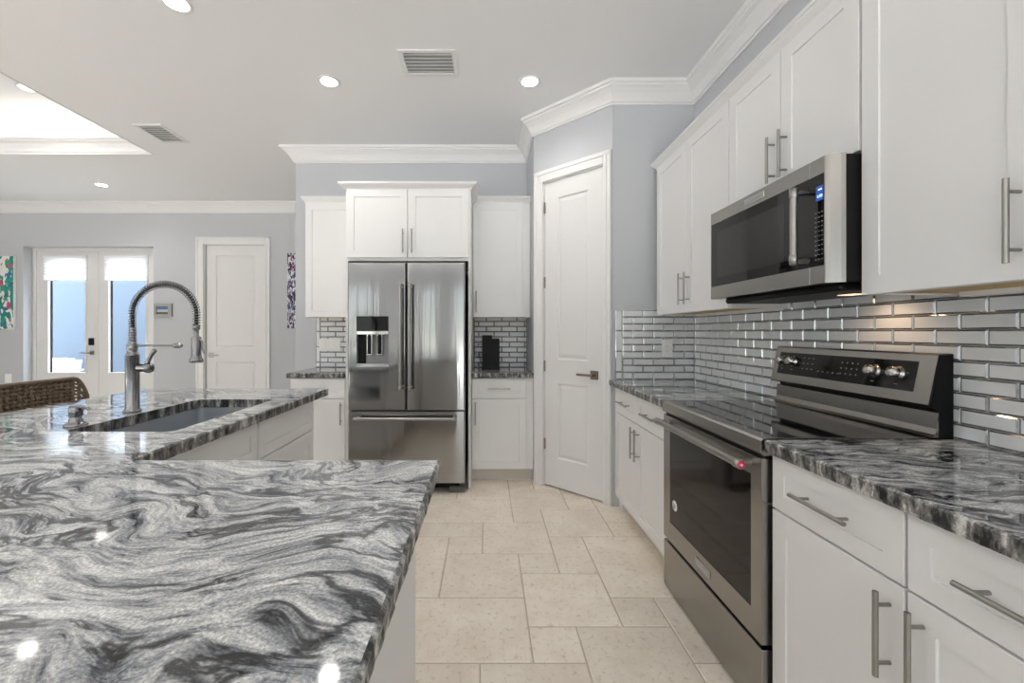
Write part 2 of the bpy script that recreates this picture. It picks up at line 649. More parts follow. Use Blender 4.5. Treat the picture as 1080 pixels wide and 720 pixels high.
def sweep(path, prof, closed=False):
    """Sweep a (distance from wall, z) profile along a 2-D path; the room is on the path's right-hand side. Mitred corners."""
    mb = MB()
    P = [Vector(p) for p in path]
    n = len(P)
    rings = []
    for i in range(n):
        ds = []
        if i > 0 or closed:
            ds.append((P[i] - P[i - 1]).normalized())
        if i < n - 1 or closed:
            ds.append((P[(i + 1) % n] - P[i]).normalized())
        ns = [Vector((d.y, -d.x)) for d in ds]
        b = sum(ns, Vector((0, 0))).normalized()
        k = 1.0 / max(0.2, b.dot(ns[0]))
        rings.append([(P[i].x + b.x * k * d, P[i].y + b.y * k * d, z) for d, z in prof])
    if closed:
        rings.append(rings[0])
    mb.rings(rings, 0, False, True, not closed, not closed)
    return mb


# ------------------------------------------------------------------ floor: french-pattern travertine
def build_floor():
    mb = MB()
    u, v = 0.2025, 0.2
    ox, oy = 0.18, 2.02
    base = [(-2, 0, 0, 2), (-3, -2, 0, 0), (0, -2, 1, -1), (0, -1, 2, 1), (0, 1, 1, 2), (1, 1, 2, 3), (2, 0, 4, 3),
            (2, -1, 3, 0), (-1, 2, 1, 4), (1, 3, 3, 5), (-2, 2, -1, 3), (-3, 3, -1, 4)]
    g, c, zt = 0.0028, 0.0035, 0.0
    for I in range(-9, 3):
        for J in range(-7, 6):
            for a, b, p, q in base:
                x0, x1 = ox + (a + 6 * I) * u, ox + (p + 6 * I) * u
                y0, y1 = oy + (b + 6 * J) * v, oy + (q + 6 * J) * v
                if x1 > XR + 0.5 or x0 < XL - 0.5 or y1 > 6.5 or y0 < YN - 0.4:
                    continue
                j = lambda: random.uniform(-0.0007, 0.0007)
                o = [(x0 + g + j(), y0 + g + j()), (x1 - g + j(), y0 + g + j()), (x1 - g + j(), y1 - g + j()), (x0 + g + j(), y1 - g + j())]
                i = [(o[0][0] + c, o[0][1] + c), (o[1][0] - c, o[1][1] + c), (o[2][0] - c, o[2][1] - c), (o[3][0] + c, o[3][1] - c)]
                O = [mb.bm.verts.new((x, y, zt - 0.0035)) for x, y in o]
                T = [mb.bm.verts.new((x, y, zt)) for x, y in i]
                mb.bm.faces.new(T)
                for k in range(4):
                    mb.bm.faces.new((O[k], O[(k + 1) % 4], T[(k + 1) % 4], T[k]))
    mb.box((XL - 0.2, YN - 0.2, -0.06), (XR + 0.2, 6.1, -0.003), 1)
    struct(mb.build('floor', ['travertine', 'fgrout'], recalc=True), 'cream travertine floor in a mixed-size tile pattern')


build_floor()

# ------------------------------------------------------------------ ceiling with cove tray
TX0, TX1, TY0, TY1 = -7.4, -3.3, 0.3, 4.25
mb = MB()
us = [XL - 0.2, TX0, TX1, XR + 0.2]
vs_ = [YN - 0.2, TY0, TY1, YF + 0.25]
for i in range(3):
    for j in range(3):
        if i == 1 and j == 1:
            continue
        mb.box((us[i], vs_[j], ZC), (us[i + 1], vs_[j + 1], ZC + 0.02))
sb, zu = 0.22, 3.44
mb.box((TX0 - sb, TY0 - sb, zu), (TX1 + sb, TY1 + sb, zu + 0.02))
mb.box((TX0 - sb - 0.02, TY0 - sb, ZC + 0.02), (TX0 - sb, TY1 + sb, zu))
mb.box((TX1 + sb, TY0 - sb, ZC + 0.02), (TX1 + sb + 0.02, TY1 + sb, zu))
mb.box((TX0 - sb, TY0 - sb - 0.02, ZC + 0.02), (TX1 + sb, TY0 - sb, zu))
mb.box((TX0 - sb, TY1 + sb, ZC + 0.02), (TX1 + sb, TY1 + sb + 0.02, zu))
struct(mb.build('ceiling', 'ceil'), 'flat white ceiling with a raised cove-lit tray')

crown_prof = [(0, -0.135), (0.012, -0.135), (0.014, -0.121), (0.022, -0.118), (0.030, -0.098), (0.047, -0.070), (0.070, -0.047),
              (0.090, -0.034), (0.093, -0.024), (0.106, -0.020), (0.110, -0.002), (0.110, 0.0), (0, 0)]
sweep([(XL, YF), (XE, YF), (XE, YB), (PX0, YB), (PX0, PY0), (PX1, PY1), (XR, YS), (XR, YN)],
      [(d, ZC + z) for d, z in crown_prof])
t1 = sweep([(XL, YF), (XE, YF), (XE, YB), (PX0, YB), (PX0, PY0), (PX1, PY1), (XR, YS), (XR, YN)],
           [(d, ZC + z) for d, z in crown_prof]).build('trim_1', 'trim')
struct(t1, 'white crown moulding along the walls')
lip = [(0.0, ZC - 0.004), (0.016, ZC - 0.004), (0.018, ZC + 0.016), (0.026, ZC + 0.022), (0.034, ZC + 0.05), (0.056, ZC + 0.088),
       (0.078, ZC + 0.108), (0.082, ZC + 0.118), (0.094, ZC + 0.122), (0.096, ZC + 0.14), (0.06, ZC + 0.14), (0.0, ZC + 0.10)]
t2 = sweep([(TX0, TY0), (TX0, TY1), (TX1, TY1), (TX1, TY0)], lip, True).build('trim_2', 'trim')
struct(t2, 'white moulding lip around the ceiling tray')
ls = MB()
ls.box((TX0 - 0.1, TY1 + 0.06, ZC + 0.03), (TX1 + 0.1, TY1 + 0.10, ZC + 0.045))
ls.box((TX0 - 0.1, TY0 - 0.10, ZC + 0.03), (TX1 + 0.1, TY0 - 0.06, ZC + 0.045))
ls.box((TX1 + 0.06, TY0, ZC + 0.03), (TX1 + 0.10, TY1, ZC + 0.045))
ls.box((TX0 - 0.10, TY0, ZC + 0.03), (TX0 - 0.06, TY1, ZC + 0.045))
tag(ls.build('cove_light_strip', 'led'), 'lit light strip hidden behind the ceiling tray moulding', 'light strip')

# ------------------------------------------------------------------ walls
mb = MB()
rect_with_holes(mb, 'x', XR, XR + 0.15, YN - 0.15, YB + 0.12, 0, ZC, [])
wall_right = struct(mb.build('wall_right', 'wall'), 'pale blue-grey wall behind the range')
mb = MB()
mb.box((PX1 + 0.001, YS, 0), (XR, YS + 0.12, ZC))
wall_side = struct(mb.build('wall_side', 'wall'), 'short blue-grey wall right of the pantry door')
mb = MB()
mb.box((XE, YB, 0), (XR, YB + 0.12, ZC))
mb.box((XE, YB + 0.12, 0), (XE + 0.12, YF, ZC))
wall_back = struct(mb.build('wall_back', 'wall'), 'blue-grey wall behind the refrigerator')
mb = MB()
mb.box((PX0, PY0 + 0.0, 0), (PX0 + 0.1, YB, ZC))
# pantry wall with a door opening, along local x
PL = math.hypot(PX1 - PX0, PY1 - PY0)
PA = math.atan2(PY1 - PY0, PX1 - PX0)
t = MB()
rect_with_holes(t, 'y', 0.0, 0.1, 0, PL, 0, ZC, [(0.104, 0.647, 0, 2.478)])
mb.join(t.bm, 0, Matrix.Translation((PX0, PY0, 0)) @ Matrix.Rotation(PA, 4, 'Z'))
struct(mb.build('wall_pantry', 'wall'), 'angled blue-grey wall around the pantry door')

FX0, FX1 = -6.35, -4.563     # french door recess
D2A, D2B = -3.86, -3.05     # hall door leaf
mb = MB()
rect_with_holes(mb, 'y', YF, YF + 0.2, XL - 0.2, XE, 0, ZC, [(FX0, FX1, 0, 2.43), (D2A - 0.012, D2B + 0.012, 0, 2.455)])
mb.box((D2A - 0.1, YF + 0.2, 0), (D2B + 0.1, YF + 0.24, 2.6))  # unseen backing added behind the hall door to stop light leaks
struct(mb.build('wall_far', 'wall'), 'pale grey far wall with french doors and a white door')
mb = MB()
rect_with_holes(mb, 'y', YN - 0.12, YN, XL - 0.2, XR, 0, ZC, REAR)
struct(mb.build('wall_rear', 'wall'), 'wall with tall windows, the rightmost added for daylight')
mb = MB()
rect_with_holes(mb, 'x', XL - 0.12, XL, YN, YF, 0, ZC, LEFT)
struct(mb.build('wall_left', 'wall'), 'wall with a wide unseen window added for daylight')
for k, (a, b, z0, z1) in enumerate(REAR + LEFT):  # frames for the mirrored windows and the openings added for light
    mb = MB()
    def fbox(u0, zz0, u1, zz1):
        if k < len(REAR):
            mb.box((u0, YN - 0.10, zz0), (u1, YN - 0.03, zz1))
        else:
            mb.box((XL - 0.10, u0, zz0), (XL - 0.03, u1, zz1))
    fbox(a, z0, a + 0.06, z1)
    fbox(b - 0.06, z0, b, z1)
    fbox(a + 0.06, z0, b - 0.06, z0 + 0.07)
    fbox(a + 0.06, z1 - 0.06, b - 0.06, z1)
    if b - a > 1.2:
        fbox((a + b) / 2 - 0.04, z0 + 0.07, (a + b) / 2 + 0.04, z1 - 0.06)
    struct(mb.build('window_%d' % (k + 1), 'trim'), 'unseen white framed window')

# outside the french doors
mb = MB()
mb.box((-9.5, 8.3, -0.05), (-1.0, 8.45, 3.4))
struct(mb.build('wall_outside', 'stucco'), 'blue-grey stucco wall outside the french doors')
mb = MB()
mb.box((-9.5, 6.11, -0.08), (-1.0, 8.3, -0.03))
struct(mb.build('floor_outside', 'patio'), 'concrete patio outside the french doors')


# ------------------------------------------------------------------ backsplash tile
def tiles(mb, x0, x1, z1, z0, start, zones=None, pitch=0.148, ch=0.0496):
    """Courses of bevelled glass brick tile from the top z1 down to z0; wall plane y=0, front -y."""
    g, bv, th = 0.002, 0.005, 0.006
    row = 0
    z = z1
    mb.box((x0, -0.0015, z0), (x1, 0.0, z1), 2)
    while z > z0 + 0.004:
        zb = max(z - ch, z0)
        x = start - (pitch * 2 if row % 2 == 0 else pitch * 1.5)
        while x < x1:
            a, b = max(x, x0), min(x + pitch, x1)
            x += pitch
            if b - a < 0.008:
                continue
            if zones and any(a >= q[0] - 1e-6 and b <= q[1] + 1e-6 and zb >= q[2] and z <= q[3] for q in zones):
                continue
            tile1(mb, a + g / 2, b - g / 2, zb + g / 2, z - g / 2, bv, th)
        z -= ch
        row += 1


def tile1(mb, a, b, c, d, bv, th):
    bx = min(bv, (b - a) * 0.3)
    bz = min(bv, (d - c) * 0.3)
    O = [mb.bm.verts.new(p) for p in ((a, -0.002, c), (b, -0.002, c), (b, -0.002, d), (a, -0.002, d))]
    T = [mb.bm.verts.new(p) for p in ((a + bx, -th, c + bz), (b - bx, -th, c + bz), (b - bx, -th, d - bz), (a + bx, -th, d - bz))]
    mb.bm.faces.new(T).material_index = 0
    for k in range(4):
        mb.bm.faces.new((O[k], O[(k + 1) % 4], T[(k + 1) % 4], T[k])).material_index = 1


ZTT = 1.412
mb = MB()           # right wall: local x runs towards the camera, starting at the inner corner
tiles(mb, 0.0, YS - 0.2, ZTT, ZT + 0.001, 0.09)
mb.build('backsplash', ['tile', 'tilebev', 'grout'], wall_right, (XR, YS - 0.008, 0), -PI / 2)
mb = MB()
tiles(mb, 0.978, XR - 0.001, ZTT, ZT + 0.001, 0.978 + 0.148)
z = ZTT
mb.box((0.926, -0.0015, ZT + 0.001), (0.978, 0, ZTT), 2)
while z > ZT + 0.01:
    tile1(mb, 0.927, 0.976, max(z - 0.148, ZT + 0.002) + 0.001, z - 0.001, 0.005, 0.006)
    z -= 0.148
mb.build('backsplash', ['tile', 'tilebev', 'grout'], wall_side, (0, YS, 0))
mb = MB()
tiles(mb, -1.606, -1.10, ZTT - 0.005, ZT + 0.001, -1.606 + 0.074)
z = ZTT - 0.005
mb.box((-1.648, -0.0015, ZT + 0.001), (-1.606, 0, ZTT - 0.005), 2)
while z > ZT + 0.01:
    tile1(mb, -1.647, -1.608, max(z - 0.148, ZT + 0.002) + 0.001, z - 0.001, 0.005, 0.006)
    z -= 0.148
tiles(mb, -0.12, PX0 - 0.001, ZTT - 0.005, ZT + 0.001, 0.0)
mb.build('backsplash', ['tile', 'tilebev', 'grout'], wall_back, (0, YB, 0))


# ------------------------------------------------------------------ cabinet parts
def shaker(w, h, t=0.02, rail=0.058, rec=0.006):
    """Shaker front, lower left front corner at x=0, z=0; face at y=0, back at y=t."""
    mb = MB()
    e = 0.0018
    L = [[(0, t), (0, t)], ]
    def loop(inset, y):
        return [mb.bm.verts.new(p) for p in ((inset, y, inset), (w - inset, y, inset), (w - inset, y, h - inset), (inset, y, h - inset))]
    r = min(rail, h * 0.30, w * 0.3)
    loops = [loop(0, t), loop(0, e), loop(e, 0), loop(r, 0), loop(r + 0.0008, rec), ]
    for A, B in zip(loops, loops[1:]):
        for k in range(4):
            mb.bm.faces.new((A[k], A[(k + 1) % 4], B[(k + 1) % 4], B[k]))
    mb.bm.faces.new(loops[-1])
    mb.bm.faces.new(list(reversed(loops[0])))
    return mb


def pull(cx, cz, length, vertical, y0=0.0, out=0.033, r=0.0058):
    """Bar pull centred on (cx, cz), standing off the face at y0 towards -y."""
    mb = MB()
    h = length / 2
    if vertical:
        mb.cyl((cx, y0 - out, cz - h), (cx, y0 - out, cz + h), r, 14)
        for s in (-1, 1):
            mb.cyl((cx, y0, cz + s * (h - 0.03)), (cx, y0 - out, cz + s * (h - 0.03)), r * 0.72, 12)
    else:
        mb.cyl((cx - h, y0 - out, cz), (cx + h, y0 - out, cz), r, 14)
        for s in (-1, 1):
            mb.cyl((cx + s * (h - 0.03), y0, cz), (cx + s * (h - 0.03), y0 - out, cz), r * 0.72, 12)
    return mb


def front(kind, parent, x, z, w, h, handle=None, hl=0.19, m='cab'):
    """Door or drawer front; handle = (cx, cz, vertical) relative to the front's own corner."""
    o = shaker(w, h).build(kind, m, parent, (x, 0, z))
    if handle:
        pull(handle[0], handle[1], hl, handle[2]).build('handle', 'nickel', o)
    return o


def base_cab(label, loc, rz, w, depth, fronts, group=None, kick=0.045, mk='kick', hollow=False):
    """Base unit; local x along the front, y into the cabinet, front faces at y=0, top under the worktop at z=0.872."""
    t = thing('base_cabinet', label, 'cabinet', loc, rz, group)
    mb = MB()
    if hollow:
        mb.box((0, 0.021, 0.105), (w, depth, 0.60), 0)
        mb.box((0, 0.021, 0.60), (w, 0.055, 0.872), 0)
    else:
        mb.box((0, 0.021, 0.105), (w, depth, 0.872), 0)
    mb.box((0.002, kick + 0.03, 0.0), (w - 0.002, depth - 0.01, 0.105), 1)
    mb.build('body', ['cab', mk], t)
    for f in fronts:
        front(f[0], t, *f[1:])
    return t


def cab_crown(parent, x0, x1, z0, zt, proj=0.038, left=False, right=False, depth=0.3):
    prof = [(0, z0), (0.006, z0), (0.008, z0 + 0.012), (proj * 0.45, z0 + 0.022), (proj * 0.8, zt - 0.022), (proj * 0.85, zt - 0.016), (proj, zt - 0.014), (proj, zt), (0, zt)]
    path = [(x0, 0.02), (x1, 0.02)]
    if left:
        path = [(x0, depth)] + path
    if right:
        path = path + [(x1, depth)]
    return sweep(path, prof).build('crown', 'cab', parent)


def upper_cab(label, loc, rz, w, depth, z0, z1, fronts, crown=None, group=None, wood=True, name='wall_cabinet'):
    t = thing(name, label, 'cabinet', loc, rz, group)
    mb = MB()
    mb.box((0, 0.021, z0 + 0.016), (w, depth, z1 + 0.012), 0)
    mb.box((0, 0.021, z0), (w, 0.04, z0 + 0.016), 0)
    mb.box((0, 0.04, z0), (0.016, depth, z0 + 0.016), 0)
    mb.box((w - 0.016, 0.04, z0), (w, depth, z0 + 0.016), 0)
    mb.build('body', 'cab', t)
    if wood:
        mb = MB()
        mb.box((0.016, 0.04, z0 + 0.005), (w - 0.016, depth, z0 + 0.016))
        mb.build('bottom_panel', 'wood', t)
    for f in fronts:
        front(f[0], t, *f[1:])
    if crown:
        cab_crown(t, *crown)
    return t


RX = -PI / 2
DZ0, DZ1 = 0.112, 0.697     # base door
WZ0, WZ1 = 0.703, 0.868     # base drawer
UD0, UD1 = 1.372, 2.398     # wall doors
CT = 2.455

XB = 0.905     # right base door faces
XU = 1.195     # right wall door faces


def two_by(w):     # two doors under two drawers
    h = w / 2 - 0.004
    return [('drawer', 0.003, WZ0, h, WZ1 - WZ0, (h / 2, 0.083, False)), ('drawer', h + 0.006, WZ0, h, WZ1 - WZ0, (h / 2, 0.083, False)),
            ('door', 0.003, DZ0, h, DZ1 - DZ0, (h - 0.032, 0.47, True)), ('door', h + 0.006, DZ0, h, DZ1 - DZ0, (0.032, 0.47, True))]


base_cab('white two-door base cabinet with two drawers between range and pantry', (XB, 2.99, 0), RX, 0.866, XR - XB - 0.003, two_by(0.866), 'white base cabinets')
mb = MB()
mb.box((XB + 0.02, 2.992, 0.105), (XR - 0.003, YS - 0.003, 0.872), 0)
mb.box((XB + 0.05, 2.992, 0.0), (XR - 0.003, YS - 0.003, 0.105), 0)
struct(mb.build('trim_3', 'cab'), 'white filler strip in the corner')
w1 = 1.352 - 0.921
base_cab('white cabinet with one drawer over one door, against the near side of the range', (XB, 1.354, 0), RX, w1, XR - XB - 0.003,
         [('drawer', 0.003, WZ0, w1 - 0.005, WZ1 - WZ0, (w1 / 2, 0.083, False)),
          ('door', 0.003, DZ0, w1 - 0.005, DZ1 - DZ0, (w1 - 0.037, 0.467, True))], 'white base cabinets')
base_cab('white base cabinet cut by the right frame edge, second unit from the range', (XB, 0.921, 0), RX, 0.45, XR - XB - 0.003,
         [('drawer', 0.003, WZ0, 0.445, WZ1 - WZ0, (0.215, 0.083, False)),
          ('door', 0.003, DZ0, 0.445, DZ1 - DZ0, (0.034, 0.467, True))], 'white base cabinets')

UDEP = XR - XU - 0.003
wd = (2.995 - 2.105) / 2
upper_cab('white two-door wall cabinet hanging left of the microwave', (XU, 2.995, 0), RX, 2 * wd, UDEP, UD0, UD1,
          [('door', 0.004, UD0, wd - 0.006, UD1 - UD0, (wd - 0.040, 0.142, True)), ('door', wd + 0.002, UD0, wd - 0.006, UD1 - UD0, (0.034, 0.142, True))],
          (-0.03, 2 * wd, 2.398, CT, 0.038, True, False, 0.3), 'white wall cabinets')
wd = (2.103 - 1.366) / 2
upper_cab('short white two-door wall cabinet directly above the microwave', (XU, 2.103, 0), RX, 2 * wd, UDEP, 1.838, UD1,
          [('door', 0.004, 1.838, wd - 0.006, UD1 - 1.838, (wd - 0.040, 0.128, True)), ('door', wd + 0.002, 1.838, wd - 0.006, UD1 - 1.838, (0.034, 0.128, True))],
          (0, 2 * wd, 2.398, CT), 'white wall cabinets', False)
wd = 0.445
upper_cab('tall white wall cabinet at the upper right, right of the microwave', (XU, 1.364, 0), RX, 2 * wd, UDEP, UD0, UD1,
          [('door', 0.004, UD0, wd - 0.006, UD1 - UD0, (wd - 0.040, 0.132, True)), ('door', wd + 0.002, UD0, wd - 0.006, UD1 - UD0, (0.034, 0.132, True))],
          (0, 2 * wd, 2.398, CT), 'white wall cabinets')

# wall behind the refrigerator
YU, YBF = 3.81, 3.56
upper_cab('white single-door wall cabinet left of the refrigerator', (-1.62, YU, 0), 0, 0.490, YB - YU - 0.003, 1.388, 2.405,
          [('door', 0.003, 1.388, 0.45, 2.405 - 1.388)], (0, 0.490, 2.405, 2.465, 0.034, True, False, 0.3), 'white wall cabinets')
upper_cab('white single-door wall cabinet between refrigerator and pantry door', (-0.123, YU, 0), 0, 0.516, YB - YU - 0.003, 1.388, 2.405,
          [('door', 0.006, 1.388, 0.44, 2.405 - 1.388, (0.026, 0.135, True))], (0, 0.516, 2.405, 2.465, 0.034, False, False, 0.3), 'white wall cabinets')
base_cab('white base cabinet with a drawer over a door, left of the refrigerator', (-1.638, YBF, 0), 0, 0.508, YB - YBF - 0.003,
         [('drawer', 0.003, WZ0, 0.452, WZ1 - WZ0, (0.21, 0.083, False)), ('door', 0.003, DZ0, 0.452, DZ1 - DZ0, (0.425, 0.467, True))], 'white base cabinets')
base_cab('white base cabinet with a drawer over a door, between refrigerator and pantry', (-0.123, YBF, 0), 0, 0.516, YB - YBF - 0.003,
         [('drawer', 0.003, WZ0, 0.45, WZ1 - WZ0, (0.225, 0.083, False)), ('door', 0.003, DZ0, 0.45, DZ1 - DZ0, (0.028, 0.467, True))], 'white base cabinets')

# refrigerator surround: deep cabinet on two full-height panels
t = upper_cab('deep white two-door cabinet framing the refrigerator from above', (-1.128, 3.40, 0), 0, 1.003, YB - 3.40 - 0.003, 1.825, 2.392,
              [('door', 0.014, 1.848, 0.484, 2.392 - 1.848, (0.452, 0.128, True)), ('door', 0.503, 1.848, 0.484, 2.392 - 1.848, (0.034, 0.128, True))],
              (0, 1.003, 2.392, 2.447, 0.048, True, True, 0.7), 'white wall cabinets', False)
for x in (0.0, 0.983):
    mb = MB()
    mb.box((x, 0.021, 0), (x + 0.02, YB - 3.403, 1.825))
    mb.build('side_panel', 'cab', t)

# island run that holds the sink (faces the range) and the peninsula
XI = -0.985
hh = 2.436 - 1.845
base_cab('island drawer cabinet at the end of the sink counter, nearest the refrigerator', (XI, 1.845, 0), PI / 2, hh, 0.62,
         [('drawer', 0.004, WZ0, hh - 0.008, WZ1 - WZ0), ('drawer', 0.004, 0.41, hh - 0.008, 0.287), ('drawer', 0.004, DZ0, hh - 0.008, 0.292)], 'white base cabinets', hollow=True)
ws = 1.840 - 1.12
base_cab('island sink cabinet with a plain front panel under the sink counter', (XI, 1.12, 0), PI / 2, ws, 0.62,
         [('false_front', 0.004, WZ0, ws - 0.008, WZ1 - WZ0), ('door', 0.004, DZ0, ws / 2 - 0.006, DZ1 - DZ0), ('door', ws / 2 + 0.002, DZ0, ws / 2 - 0.006, DZ1 - DZ0)],
         'white base cabinets', hollow=True)
t = thing('peninsula_cabinet', 'white paneled cabinet under the big swirled granite counter in front', 'cabinet', (0, 0, 0), 0)
mb = MB()
mb.box((-1.62, -0.85, 0.105), (-0.20, 1.09, 0.872), 0)
mb.box((-1.60, -0.83, 0.0), (-0.25, 1.05, 0.105), 1)
mb.build('body', ['cab', 'kick'], t)
mb = MB()
mb.box((-0.20, -0.85, 0.0), (-0.181, 1.092, 0.872), 0, 0.0015)
mb.build('end_panel', 'cab', t)


# ------------------------------------------------------------------ worktops
def densify(poly, step, flags):
    out = []
    n = len(poly)
    for i in range(n):
        a, b = Vector(poly[i]), Vector(poly[(i + 1) % n])
        L = (b - a).length
        k = max(1, int(L / step)) if flags[i] else 1
        for j in range(k):
            out.append((a + (b - a) * (j / k), flags[i] or flags[i - 1] if j == 0 else flags[i]))
    return out


def worktop(name, poly, flags, m, label, hole=None, hole_r=0.03, z1=ZT, th=0.04, rough=0.0022):
    """Slab with a chiselled edge where flagged; poly counter-clockwise."""
    bm = bmesh.new()
    pts = densify(poly, 0.012, flags)
    n = len(pts)
    P = [p for p, f in pts]
    nr = []
    for i in range(n):
        d1 = (P[i] - P[i - 1]).normalized()
        d2 = (P[(i + 1) % n] - P[i]).normalized()
        b = (Vector((d1.y, -d1.x)) + Vector((d2.y, -d2.x)))
        b = b.normalized()
        nr.append(b)
    rows = []
    spec = [(0.007, 0.0, 0.0), (0.0, 0.005, 0.3), (0.0, 0.014, 1.0), (0.0, 0.023, 1.0), (0.0, 0.032, 1.0), (0.003, th, 0.6)]
    for ins, dz, amp in spec:
        row = []
        for i in range(n):
            q = P[i]
            if pts[i][1]:
                q = P[i] - nr[i] * (ins + (random.uniform(0, 1) * rough * 2 * amp))
            row.append(bm.verts.new((q.x, q.y, z1 - dz)))
        rows.append(row)
    for a, b in zip(rows, rows[1:]):
        for i in range(n):
            j = (i + 1) % n
            bm.faces.new((a[j], a[i], b[i], b[j])).material_index = 1
    top_edges = []
    bot_edges = []
    def ring_edges(row):
        return [bm.edges.get((row[i], row[(i + 1) % len(row)])) or bm.edges.new((row[i], row[(i + 1) % len(row)])) for i in range(len(row))]
    top_edges += ring_edges(rows[0])
    bot_edges += ring_edges(rows[-1])
    if hole:
        x0, x1, y0, y1 = hole
        hp = []
        for cx, cy, a0 in ((x1 - hole_r, y0 + hole_r, -PI / 2), (x1 - hole_r, y1 - hole_r, 0), (x0 + hole_r, y1 - hole_r, PI / 2), (x0 + hole_r, y0 + hole_r, PI)):
            for k in range(7):
                a = a0 + PI / 2 * k / 6
                hp.append((cx + hole_r * math.cos(a), cy + hole_r * math.sin(a)))
        ht = [bm.verts.new((x, y, z1)) for x, y in hp]
        hb = [bm.verts.new((x, y, z1 - th)) for x, y in hp]
        for i in range(len(hp)):
            j = (i + 1) % len(hp)
            bm.faces.new((ht[i], ht[j], hb[j], hb[i])).material_index = 1
        top_edges += ring_edges(ht)
        bot_edges += ring_edges(hb)
    bmesh.ops.triangle_fill(bm, use_beauty=True, use_dissolve=False, edges=top_edges, normal=(0, 0, 1))
    bmesh.ops.triangle_fill(bm, use_beauty=True, use_dissolve=False, edges=bot_edges, normal=(0, 0, -1))
    mb = MB()
    mb.bm.free()
    mb.bm = bm
    return tag(mb.build(name, [m, 'edge']), label, 'countertop')


SK = (-1.452, -1.075, 1.461, 2.160)     # sink opening
worktop('countertop', [(-2.05, -0.9), (-0.123, -0.9), (-0.123, 1.142), (-0.953, 1.142), (-0.953, 2.575), (-2.05, 2.575)],
        [1, 1, 1, 1, 1, 1], 'granite', 'large L-shaped polished granite counter with swirling grey veins, holding the sink', SK)
worktop('countertop', [(0.880, 2.122), (XR - 0.002, 2.122), (XR - 0.002, YS - 0.002), (0.880, YS - 0.002)],
        [0, 0, 0, 1], 'granite_dark', 'dark veined granite counter between range and short tiled wall')
worktop('countertop', [(0.880, 0.4), (XR - 0.002, 0.4), (XR - 0.002, 1.353), (0.880, 1.353)],
        [0, 0, 0, 1], 'granite_dark', 'black and white streaked granite counter at the right, near side of the range')
worktop('countertop', [(-1.66, 3.532), (-1.131, 3.532), (-1.131, YB - 0.002), (-1.66, YB - 0.002)],
        [1, 0, 0, 1], 'granite', 'small granite counter left of the refrigerator')
worktop('countertop', [(-0.122, 3.532), (PX0 - 0.002, 3.532), (PX0 - 0.002, YB - 0.002), (-0.122, YB - 0.002)],
        [1, 0, 0, 0], 'granite_dark', 'small granite counter under the black box, right of the refrigerator')

# undermount sink
def rounded(x0, x1, y0, y1, r, z, k=6):
    out = []
    for cx, cy, a0 in ((x1 - r, y0 + r, -PI / 2), (x1 - r, y1 - r, 0), (x0 + r, y1 - r, PI / 2), (x0 + r, y0 + r, PI)):
        for i in range(k + 1):
            a = a0 + PI / 2 * i / k
            out.append((cx + r * math.cos(a), cy + r * math.sin(a), z))
    return out


sk = thing('sink', 'stainless undermount sink set into the granite counter', 'sink', ((SK[0] + SK[1]) / 2, (SK[2] + SK[3]) / 2, 0.65))
a, b, c, d = SK
mb = MB()
e = 0.004
zz = ZT - 0.0415
R = [rounded(a - 0.02, b + 0.02, c - 0.02, d + 0.02, 0.03, zz), rounded(a + e, b - e, c + e, d - e, 0.022, zz), rounded(a + e + 0.002, b - e - 0.002, c + e + 0.002, d - e - 0.002, 0.022, 0.685),
     rounded(a + 0.022, b - 0.022, c + 0.022, d - 0.022, 0.02, 0.667)]
mb.rings(R, 0, False, True, False, True)
mb.rings([rounded(a - 0.02, b + 0.02, c - 0.02, d + 0.02, 0.03, zz - 0.002), rounded(a + e - 0.003, b - e + 0.003, c + e - 0.003, d - e + 0.003, 0.022, zz - 0.002), rounded(a + e - 0.001, b - e + 0.001, c + e - 0.001, d - e + 0.001, 0.022, 0.68),
          rounded(a + 0.02, b - 0.02, c + 0.02, d - 0.02, 0.02, 0.664)], 0, False, True, False, True)
o = mb.build('bowl', 'sink', None, recalc=False)
o.parent = sk
o.matrix_parent_inverse = Matrix.Translation(sk.location).inverted()
mb = MB()
mb.lathe([(0.045, 0.0), (0.045, 0.004), (0.038, 0.005), (0.034, 0.001), (0.001, 0.001)], (0, 0, 0.0175))
mb.build('drain', 'chrome', sk)

# ------------------------------------------------------------------ pull-down spring faucet
FX, FY = -1.508, 1.818
fc = thing('faucet', 'tall satin steel spring faucet standing behind the sink', 'faucet', (FX, FY, ZT))
mb = MB()
mb.lathe([(0.031, 0.0), (0.033, 0.003), (0.033, 0.008), (0.030, 0.011), (0.0265, 0.013), (0.0265, 0.016), (0.025, 0.018), (0.025, 0.238), (0.0265, 0.240), (0.0265, 0.244),
          (0.023, 0.248), (0.018, 0.254), (0.017, 0.262), (0.020, 0.268), (0.020, 0.290), (0.016, 0.296), (0.0125, 0.300), (0.0125, 0.36), (0.012, 0.362)], n=32)
mb.build('body', 'faucet', fc)
# arch centre line
arch = []
zs, R0 = 0.36, 0.136
for i in range(12):
    arch.append(Vector((0.0, 0, 0.30 + (zs + 0.055 - 0.30) * i / 12)))
cz = zs + 0.055
for i in range(41):
    a = PI - PI * i / 40
    arch.append(Vector((R0 + R0 * math.cos(a), 0, cz + R0 * 0.95 * math.sin(a))))
for i in range(1, 9):
    arch.append(Vector((2 * R0, 0, cz - 0.055 * i / 8)))
mb = MB()
mb.tube(arch, 0.0072, 12)
mb.build('hose', 'black', fc)
